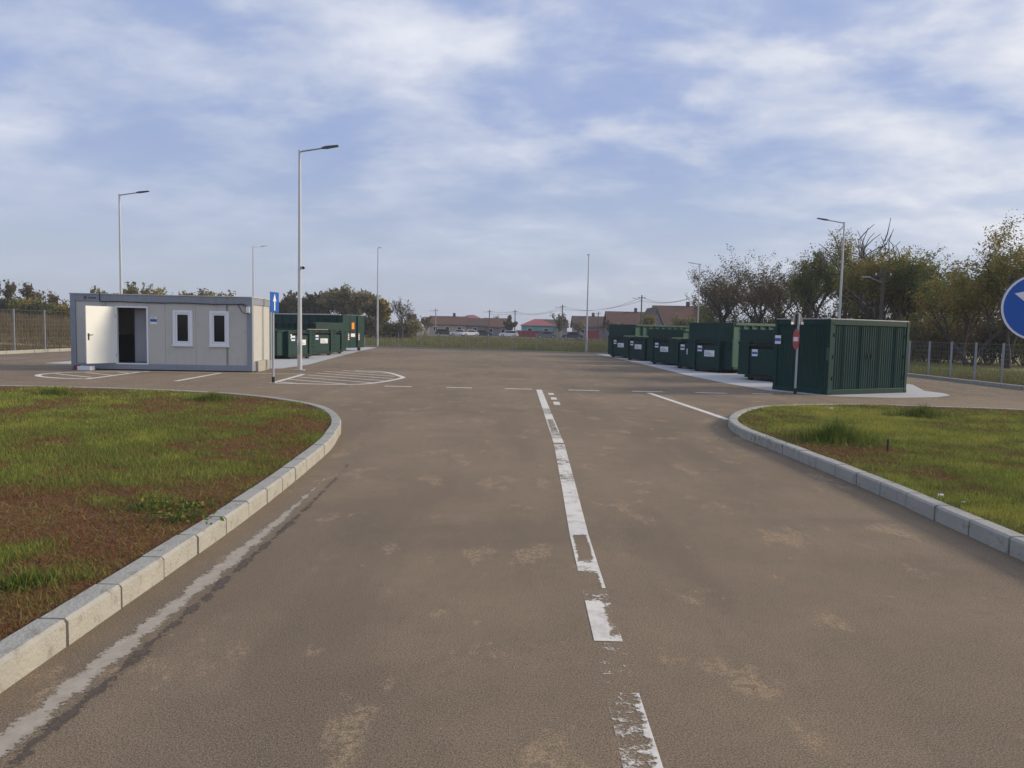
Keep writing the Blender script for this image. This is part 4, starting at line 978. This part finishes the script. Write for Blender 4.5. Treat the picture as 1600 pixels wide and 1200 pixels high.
# weeds of the field: far strip, left rise, right verge, behind right fence
def field_grass(n, sampler, hfun, wfun, seed, mat='field_blades', bias=0.0, tmax=.75):
    r = np.random.default_rng(seed); x, y = sampler(r, n); z = terrain_z(x, y); n = len(x)
    h = hfun(r, x, y); wd = wfun(r, x, y); a = r.uniform(0, 6.283, n); la = r.uniform(0, 6.283, n); ln = r.uniform(.1, .7, n)
    B = np.stack([x, y, z - .02], 1); dx = np.stack([np.cos(a) * wd, np.sin(a) * wd, 0 * a], 1)
    V = np.stack([B - dx, B + dx, B + np.stack([np.cos(la) * h * ln, np.sin(la) * h * ln, h], 1)], 1).reshape(-1, 3)
    o = arrays_obj('field_weeds', V, np.arange(len(V)).reshape(-1, 3), mat, np.repeat(np.clip(r.uniform(0, tmax, n) + bias, 0, 1), 3)); o['kind'] = 'stuff'
def s_far(r, n):
    y = 53 + 95 * r.uniform(0, 1, n) ** 1.5; x = r.uniform(-.2, .32, n) * y; edge = 52.5 - (x - 6.6) * .322
    ok = y > edge + .6; return x[ok], y[ok]
field_grass(70000, s_far, lambda r, x, y: r.uniform(.1, .32, len(x)) * (1 + .8 * (np.sin(x * .9) * np.sin(y * .35 + x * .2) > .35)), lambda r, x, y: .012 * y / 55 * r.uniform(.6, 1.6, len(x)), 11)
def s_left(r, n):
    y = r.uniform(34, 88, n); x = -24.8 - 55 * r.uniform(0, 1, n) ** 1.2; ok = (x / y > -.80) & (np.abs(y - (46 + .0 * x)) > 1.3); return x[ok], y[ok]
field_grass(80000, s_left, lambda r, x, y: r.uniform(.15, .5, len(x)) * np.where(y > 55, 2.3, 1), lambda r, x, y: .014 * y / 45 * r.uniform(.6, 1.7, len(x)), 12, bias=-.05, tmax=.28)
def s_right(r, n):
    y = r.uniform(17, 52, n); x = 16.95 + 9 * r.uniform(0, 1, n) ** 1.6; return x, y
field_grass(45000, s_right, lambda r, x, y: r.uniform(.06, .22, len(x)) * np.where(x > 18, 1.8, 1), lambda r, x, y: .008 * r.uniform(.6, 1.6, len(x)), 13, bias=.12)

# single weeds, tufts and litter on the lawns
def weed(u, v, kind, label, s=1.0):
    p = ground(u, v, .115); r = np.random.default_rng(int(u)); c = tag(empty('weed_plant' if kind == 'leafy' else 'grass_tuft', (p.x, p.y, .113)), label, 'weed' if kind == 'leafy' else 'grass tuft')
    if kind == 'leafy':
        n = 150; C = np.stack([r.normal(0, .12, n), r.normal(0, .09, n), r.uniform(.005, .075, n)], 1) * s
        V, F = leaf_quads(C, .02 * s, r); ob = arrays_obj('leaves', V, F, 'leaf_weed', np.repeat(r.uniform(0, .9, n), 4), c); ob['kind'] = 'stuff'
        m = MB(); 
        for k in range(7): q = C[k]; m.tube([(0, 0, 0), tuple(q * .5 + np.array([0, 0, .03])), tuple(q)], .003, 4, cap=False)
        m.build('stem', 'leaf_weed', c)
    else:
        n = int(900 * s); a = r.uniform(0, 6.283, n); rad = np.abs(r.normal(0, .22, n)) * s; x = np.cos(a) * rad * 1.4; y = np.sin(a) * rad; h = r.uniform(.10, .24, n) * np.exp(-rad / .5) * s; la = r.uniform(0, 6.283, n); ln = r.uniform(.1, .8, n); wd = .006 * r.uniform(.7, 1.4, n)
        B = np.stack([x, y, 0 * x], 1); dx = np.stack([np.cos(la + 1.5) * wd, np.sin(la + 1.5) * wd, 0 * x], 1)
        V = np.stack([B - dx, B + dx, B + np.stack([np.cos(la) * h * ln, np.sin(la) * h * ln, h], 1)], 1).reshape(-1, 3)
        ob = arrays_obj('blades', V, np.arange(len(V)).reshape(-1, 3), 'leaf_weed', np.repeat(r.uniform(.2, .85, n), 3), c); ob['kind'] = 'stuff'
weed(282, 815, 'leafy', 'leafy weed with a yellow top near the kerb on the cabin-side lawn', 1.1)
weed(300, 795, 'leafy', 'spreading green weed next to the yellow-topped weed', 1.0)
weed(230, 795, 'leafy', 'low green weed further from the kerb behind the yellow-topped weed', .9)
weed(333, 626, 'tuft', 'dark green grass tuft at the back kerb of the cabin-side lawn', 1.0)
weed(85, 618, 'tuft', 'flat green grass tuft on the back kerb of the cabin-side lawn', 1.0)
weed(1305, 690, 'tuft', 'big bright green grass tuft on the lawn below the storage container', 1.9)
weed(1440, 652, 'tuft', 'yellow-green grass tuft at the back kerb before the storage container', 1.4)
weed(40, 915, 'tuft', 'small pale grass tuft among dead thatch near the kerb', .5)
p = ground(1386.5, 706, .115); m = MB(); m.box(-.012, .012, -.01, .01, -.05, .17); o = m.build('marker_stake', 'stake', None, .003); o.location = (p.x, p.y, .115); o.rotation_euler = (.06, -.05, .4); tag(o, 'short dark wooden stake standing in the lawn grass', 'stake')
for u, v, lb in ((1470, 777, 'white crumpled scrap lying on the lawn below the blue sign'), (1505, 787, 'smaller white scrap lying on the lawn below the blue sign'), (1299, 640, 'white scrap lying on the kerb before the storage container')):
    p = ground(u, v, .13); r = np.random.default_rng(int(u)); m = MB(); m.tube([(-.025, 0, .0), (-.01, .008, .02), (.012, -.004, .022), (.028, .004, .004)], [.008, .022, .02, .006], 7); o = m.build('paper_scrap', 'litter'); o.location = (p.x, p.y, .135 if v > 700 else .145); o.scale = (1, 1, .7) if v != 787 else (.6, .6, .4); tag(o, lb, 'litter')

# ------------------------------------------------------------------ village
def house(label, u0, u1, d, wall_h, roof_top_v, wallm, roofm, kind='gable', depth=8.0, chimney=True, wins=2, fence_=None):
    a = at_depth(u0, 515, d); b = at_depth(u1, 515, d); Wd = b.x - a.x; z = tz((a.x + b.x) / 2, d)
    Ht = at_depth((u0 + u1) / 2, roof_top_v, d + depth / 2).z - z
    c = tag(empty('house', ((a.x + b.x) / 2, d, z)), label, 'house', 'village houses'); hw = Wd / 2
    m = MB(); m.box(-hw, hw, 0, depth, 0, wall_h); wl = m.build('wall', wallm, c)
    ov = .45; m = MB(); t = .14
    if kind == 'gable':      # ridge along x
        e = [(-hw - ov, -ov, wall_h - .05), (hw + ov, -ov, wall_h - .05), (hw + ov, depth / 2, Ht), (-hw - ov, depth / 2, Ht), (-hw - ov, depth + ov, wall_h - .05), (hw + ov, depth + ov, wall_h - .05)]
        for q in ((0, 1, 2, 3), (3, 2, 5, 4)):
            P = [Vector(e[k]) for k in q]; m.quad(*P); m.quad(*[p - Vector((0, 0, t)) for p in reversed(P)])
        m.quad(e[0], Vector(e[0]) - Vector((0, 0, t)), Vector(e[1]) - Vector((0, 0, t)), e[1])
        rf = m.build('roof', roofm, c)
        m = MB()
        for sx in (-1, 1): i = len(m.v); m.v += [(sx * (hw - .01), 0, wall_h), (sx * (hw - .01), depth, wall_h), (sx * (hw - .01), depth / 2, Ht - t - .05)]; m.f.append((i, i + 1, i + 2))
        m.build('gable', wallm, c)
    elif kind == 'hip':
        rl = max(hw - depth * .45, hw * .25)
        e = [(-hw - ov, -ov, wall_h), (hw + ov, -ov, wall_h), (hw + ov, depth + ov, wall_h), (-hw - ov, depth + ov, wall_h), (-rl, depth / 2, Ht), (rl, depth / 2, Ht)]
        m.v = [tuple(q) for q in e]; m.f = [(0, 1, 5, 4), (1, 2, 5), (2, 3, 4, 5), (3, 0, 4), (3, 2, 1, 0)]; rf = m.build('roof', roofm, c)
    else:                    # gable end to the street, ridge along y
        e = [(-hw - ov, -ov, wall_h - .1), (0, -ov, Ht), (hw + ov, -ov, wall_h - .1), (-hw - ov, depth * 2, wall_h - .1), (0, depth * 2, Ht), (hw + ov, depth * 2, wall_h - .1)]
        for q in ((0, 1, 4, 3), (1, 2, 5, 4)):
            P = [Vector(e[k]) for k in q]; m.quad(*P); m.quad(*[p - Vector((0, 0, t)) for p in reversed(P)])
        rf = m.build('roof', roofm, c); m = MB(); m.v = [(-hw, -.004, wall_h), (hw, -.004, wall_h), (0, -.004, Ht - t)]; m.f = [(0, 1, 2)]; m.build('gable', wallm, c)
        m = MB()
        for sx in (-1, 1):
            m.quad((sx * (hw + ov), -ov - .01, wall_h - .1), (0, -ov - .01, Ht), (0, -ov - .01, Ht - .3), (sx * (hw + ov - .3), -ov - .01, wall_h - .1))
        m.build('barge_board', 'house_wall_grey', c)
    if chimney:
        cx = hw * .3; m = MB(); m.box(cx - .3, cx + .3, depth / 2 - .3, depth / 2 + .3, Ht - .5, Ht + .8); m.build('chimney', 'tiles_brown', rf)
    for k in range(wins):
        x = -hw + Wd * (k + .5) / wins; m = MB(); m.box(x - .5, x + .5, -.05, .03, wall_h * .35, wall_h * .8); wn = m.build('window', 'white_plastic', c)
        m = MB(); m.box(x - .42, x + .42, -.06, -.052, wall_h * .39, wall_h * .76); m.build('pane', 'glass_dark', wn)
    return c
house('long beige house with orange-brown tiled roof behind the parked white cars', 671, 727, 176, 2.6, 494, 'house_wall_beige', 'tiles_orange', wins=3)
house('brown-roofed wing with a porch beside the long beige house', 727, 757, 177, 2.5, 497, 'house_wall_grey', 'tiles_brown', wins=1, chimney=False)
house('low brown-roofed house between the porch and the dark evergreen', 757, 796, 178, 2.3, 497, 'house_wall_grey', 'tiles_orange', chimney=False)
house('distant hipped dark red roof above the long beige house', 716, 754, 220, 4.4, 492, 'house_wall_grey', 'roof_red', 'hip', chimney=False)
house('small turquoise house with a red hipped metal roof', 815, 866, 168, 2.7, 499, 'house_wall_turquoise', 'roof_red', 'hip', wins=2, chimney=False)
house('low dark grey-brown roofed house behind the turquoise one', 838, 886, 186, 2.6, 499, 'house_wall_grey', 'tiles_brown', wins=2, chimney=False)
house('brown-roofed house with pale wall behind the far lamp post', 898, 946, 168, 2.6, 494, 'house_wall_beige', 'tiles_brown', wins=2)
house('brown-roofed house with a chimney above the tall end skip', 952, 1022, 160, 2.8, 487, 'house_wall_grey', 'tiles_orange', 'gable', depth=9)
house('big tiled house roof rising above the middle skips', 1030, 1112, 136, 3.2, 478, 'house_wall_grey', 'tiles_orange', 'gable', depth=10)
house('grey gable end with pale barge boards beside the big tiled roof', 1014, 1036, 134, 2.9, 480, 'house_wall_grey', 'tiles_brown', 'front', depth=5, wins=0, chimney=False)
def board_fence(u0, u1, d, H, label, mat):
    a = at_depth(u0, 515, d); b = at_depth(u1, 515, d); c = tag(empty('board_fence', (a.x, d, tz(a.x, d))), label, 'fence'); n = int((b.x - a.x) / 1.0); w_ = (b.x - a.x) / n
    for k in range(n):
        m = MB(); m.box(k * w_ + .02, (k + 1) * w_ - .02, 0, .05, .05, H - .06 * (k % 2)); m.build('panel', mat, c)
        m = MB(); m.box(k * w_ - .04, k * w_ + .04, .05, .13, 0, H); m.build('post', 'house_wall_grey', c)
board_fence(806, 866, 160, 1.55, 'dark red panel fence in front of the turquoise house', 'fence_red')
board_fence(914, 937, 155, 1.9, 'dark red gate panels beside the dark blue parked car', 'fence_red')
board_fence(868, 912, 158, 1.5, 'grey panel fence behind the dark blue parked car', 'house_wall_grey')
sh = at_depth(1460, 560, 58)
m = MB(); m.box(-3.2, 3.2, 0, 4, 0, 2.1); cS = tag(empty('shed', (sh.x - 1, 58, -.06)), 'low dark red shed behind the fence and trees', 'shed'); m.build('wall', 'fence_red', cS)
m = MB(); m.prism([(-.3, 2.1), (4.3, 2.1), (4.3, 2.2), (2, 3.0), (-.3, 2.2)], -3.5, 3.5); m.build('roof', 'tiles_brown', cS)
m = MB(); m.box(-.45, .45, -.04, -.002, 0.05, 1.9); dr = m.build('door', 'wood_pole', cS)
soil('stubble', [(0.16, 0.15, 0.045), (0.24, 0.21, 0.06), (0.20, 0.19, 0.06), (0.28, 0.24, 0.08)], .5)
struct(sheet('meadow', [(20.5, 30), (60, 30), (60, 90), (30, 90), (20.5, 50)], -.04, 'stubble'))
def car(u0, u1, d, mat, label, rz=0.0, estate=False):
    a = at_depth(u0, 515, d); b = at_depth(u1, 515, d); x = (a.x + b.x) / 2; Ln = 4.2; z = tz(x, d) + .03
    c = tag(empty('parked_car', (x, d, z), rz), label, 'car', 'cars parked in the village')
    h = Ln / 2
    low = [(-h, .32), (-h + .03, .62), (-h + .12, .82), (-1.0, .90), (1.45, .92), (h - .1, .84), (h, .6), (h - .02, .3), (1.75, .25), (-1.75, .25)]
    P = [(y, zz) for y, zz in low]
    Mx = Matrix.Rotation(R(90), 4, 'Z')
    m = MB(); m.prism(P, -.82, .82, Mx); bd = m.build('body', mat, c, .05)
    cab = [(-1.15, .90), (-.55, 1.40), (.75 if not estate else 1.5, 1.43), (1.55 if not estate else 1.95, .92)]
    m = MB(); m.prism(cab, -.70, .70, Mx); cb = m.build('cabin_roof', mat, c, .05)
    for s in (-1, 1):
        wv = [(-.98, .95), (-.5, 1.33), (.7 if not estate else 1.4, 1.36), (1.3 if not estate else 1.7, .95)]
        m = MB(); m.prism(wv, s * .703 - .006, s * .703 + .006, Mx); m.build('side_window', 'glass_dark', c)
    m = MB(); m.quad(*[Mx @ Vector(q) for q in ((-.62, -1.135, .93), (.62, -1.135, .93), (.6, -.60, 1.372), (-.6, -.60, 1.372))]); m.v = [(p[0] + .012, p[1], p[2] + .012) for p in m.v]; m.build('windscreen', 'glass_dark', c)
    for yy in (-1.3, 1.3):
        for s in (-1, 1):
            q = Mx @ Vector((s * .76, yy, .31)); q2 = Mx @ Vector((s * .86, yy, .31)); m = MB(); m.tube([q, q2], .31, 18); wh = m.build('wheel', 'tyre', c)
            q3 = Mx @ Vector((s * .865, yy, .31)); m = MB(); m.tube([q2, q3], .19, 14); m.build('rim', 'galv_pale', wh)
    for s in (-1, 1):
        m = MB(); q = Mx @ Vector((s * .6, -h + .04, .66)); m.box(q.x - .04, q.x + .04, q.y - .16, q.y + .16, .6, .72); m.build('headlight', 'sign_white', c)
        m = MB(); q = Mx @ Vector((s * .66, h - .05, .74)); m.box(q.x - .04, q.x + .04, q.y - .1, q.y + .1, .66, .82); m.build('tail_light', 'sign_red', c)
    return c
car(683, 707, 166, 'car_dark', 'dark estate car parked before the beige house', 0, True)
car(706, 729, 164, 'car_white', 'white saloon car parked beside the dark estate', math.pi)
car(725, 743, 161, 'car_white', 'white car parked before the brown porch', math.pi + .5)
car(742, 767, 162, 'car_dark', 'dark saloon parked in front of the low brown house', 0)
car(782, 808, 157, 'car_white', 'white estate car parked by the dark evergreen', math.pi, True)
car(841, 867, 148, 'car_grey', 'grey hatchback parked before the dark red fence', math.pi)
car(880, 909, 144, 'car_blue', 'dark blue saloon parked by the white gate post', math.pi)
m = MB(); m.box(-.16, .16, -.16, .16, 0, 1.5); m.box(-.2, .2, -.2, .2, 1.5, 1.58); o = m.build('gate_post', 'house_wall_beige', None, .03); pp = at_depth(877, 515, 145); o.location = (pp.x, 145, -.06); tag(o, 'short pale gate post beside the dark blue car', 'post')
b, H = tree_px(797, 494, 165); tree('evergreen_tree', 'dark round evergreen between the village houses', 'tree', b, H, .8, 'leaf_shrub', 3500, .3, 500, trunk_h=.05)
for i, (u, vt, d, lm) in enumerate(((650, 488, 150, 'leaf_dark'), (664, 494, 160, 'leaf_dark'), (768, 492, 200, 'leaf_dark'), (875, 488, 165, 'leaf_dark'), (905, 500, 150, 'leaf_olive'), (955, 500, 130, 'leaf_dark'), (1005, 492, 125, 'leaf_yellow'), (1062, 492, 122, 'leaf_olive'), (1090, 496, 118, 'leaf_yellow'))):
    b, H = tree_px(u, vt, d); tree('garden_tree', ('bare twiggy tree at the village edge past the far wood', 'small brown tree beside the beige house', 'bare tree behind the porch roof', 'bare thin tree beside the wooden pole by the turquoise house', 'olive garden tree beside the far lamp post', 'brownish garden tree behind the tall end skip', 'yellowing garden tree in front of the chimney house', 'olive garden tree in front of the big tiled roof', 'yellowing garden tree at the foot of the big roof')[i], 'tree', b, H, .9, lm, 1300, .2, 510 + i, 'village garden trees', stems=2, trunk_h=.1)
# utility poles and lines
def upole(u, vt, vb, d, label, mat='wood_pole', r=.13):
    t = at_depth(u, vt, d); z = tz(t.x, d); c = tag(empty('utility_pole', (t.x, d, z)), label, 'utility pole', 'village utility poles'); H = t.z - z
    m = MB(); m.tube([(0, 0, -.2), (0, 0, H)], [r, r * .7], 8); m.build('pole', mat, c)
    m = MB(); m.box(-.6, .6, -.05, .05, H - .5, H - .4); m.build('crossarm', mat, c)
    m = MB()
    for k in (-.5, 0.0, .5):
        m = MB(); m.tube([(k, 0, H - .4), (k, 0, H - .25)], .04, 6); m.build('insulator', 'sign_white', c)
    m = MB(); m.tube([(0, 0, H - .9), (-1.1, -.2, H - .55)], .03, 6); m.box(-1.5, -1.0, -.28, -.12, H - .58, H - .5); m.build('street_light_arm', 'galv', c)
    return Vector((t.x, d, t.z))
tops = [upole(681, 482, 505, 170, 'concrete pole at the edge of the beige house', 'concrete_pole'), upole(765, 484, 510, 168, 'utility pole behind the porch'), upole(805, 484, 520, 166, 'utility pole beside the dark evergreen'),
        upole(879, 476, 528, 146, 'dark utility pole between the grey and blue parked cars'), upole(935, 487, 520, 160, 'thin utility pole by the dark red gate'), upole(1003, 461, 512, 118, 'stout wooden pole beside the chimney house'), upole(1103, 448, 512, 92, 'dark wooden pole at the edge of the half-bare trees')]
upole(1381, 421, 520, 50.5, 'grey utility pole standing inside the yellow-green tree', 'wood_pole', .15)
for a, b_, nm in ((2, 3, 'evergreen pole to the parked cars pole'), (3, 5, 'parked cars pole to the stout pole'), (5, 6, 'stout pole to the half-bare trees'), (1, 2, 'porch pole to the evergreen pole')):
    A, B = tops[a], tops[b_]; c = tag(empty('power_line', A), 'sagging overhead line from the ' + nm, 'cable')
    for off in (0, -.9):
        pts = []
        for k in range(17):
            t = k / 16; p = A.lerp(B, t); p.z -= (.045 * (B - A).length) * 4 * t * (1 - t) * (1 if off == 0 else .6) - off * .6 + .35; pts.append(p - A)
        m = MB(); m.tube(pts, .022, 4); m.build('cable', 'wire', c)

# ------------------------------------------------------------------ thin autumn haze
m = MB(); m.box(-1650, 1650, -450, 1850, -1.2, 14.5); hz = m.build('haze', 'wire'); hz['kind'] = 'stuff'
hm = bpy.data.materials.new('haze_air'); hm.use_nodes = True; ht = hm.node_tree; ht.nodes.clear()
pv_ = N(ht, 'ShaderNodeVolumePrincipled'); pv_.inputs['Color'].default_value = (0.86, 0.90, 1.0, 1); pv_.inputs['Density'].default_value = 0.0006
ho = N(ht, 'ShaderNodeOutputMaterial'); L(ht, pv_.outputs[0], ho.inputs['Volume']); hz.data.materials.clear(); hz.data.materials.append(hm)
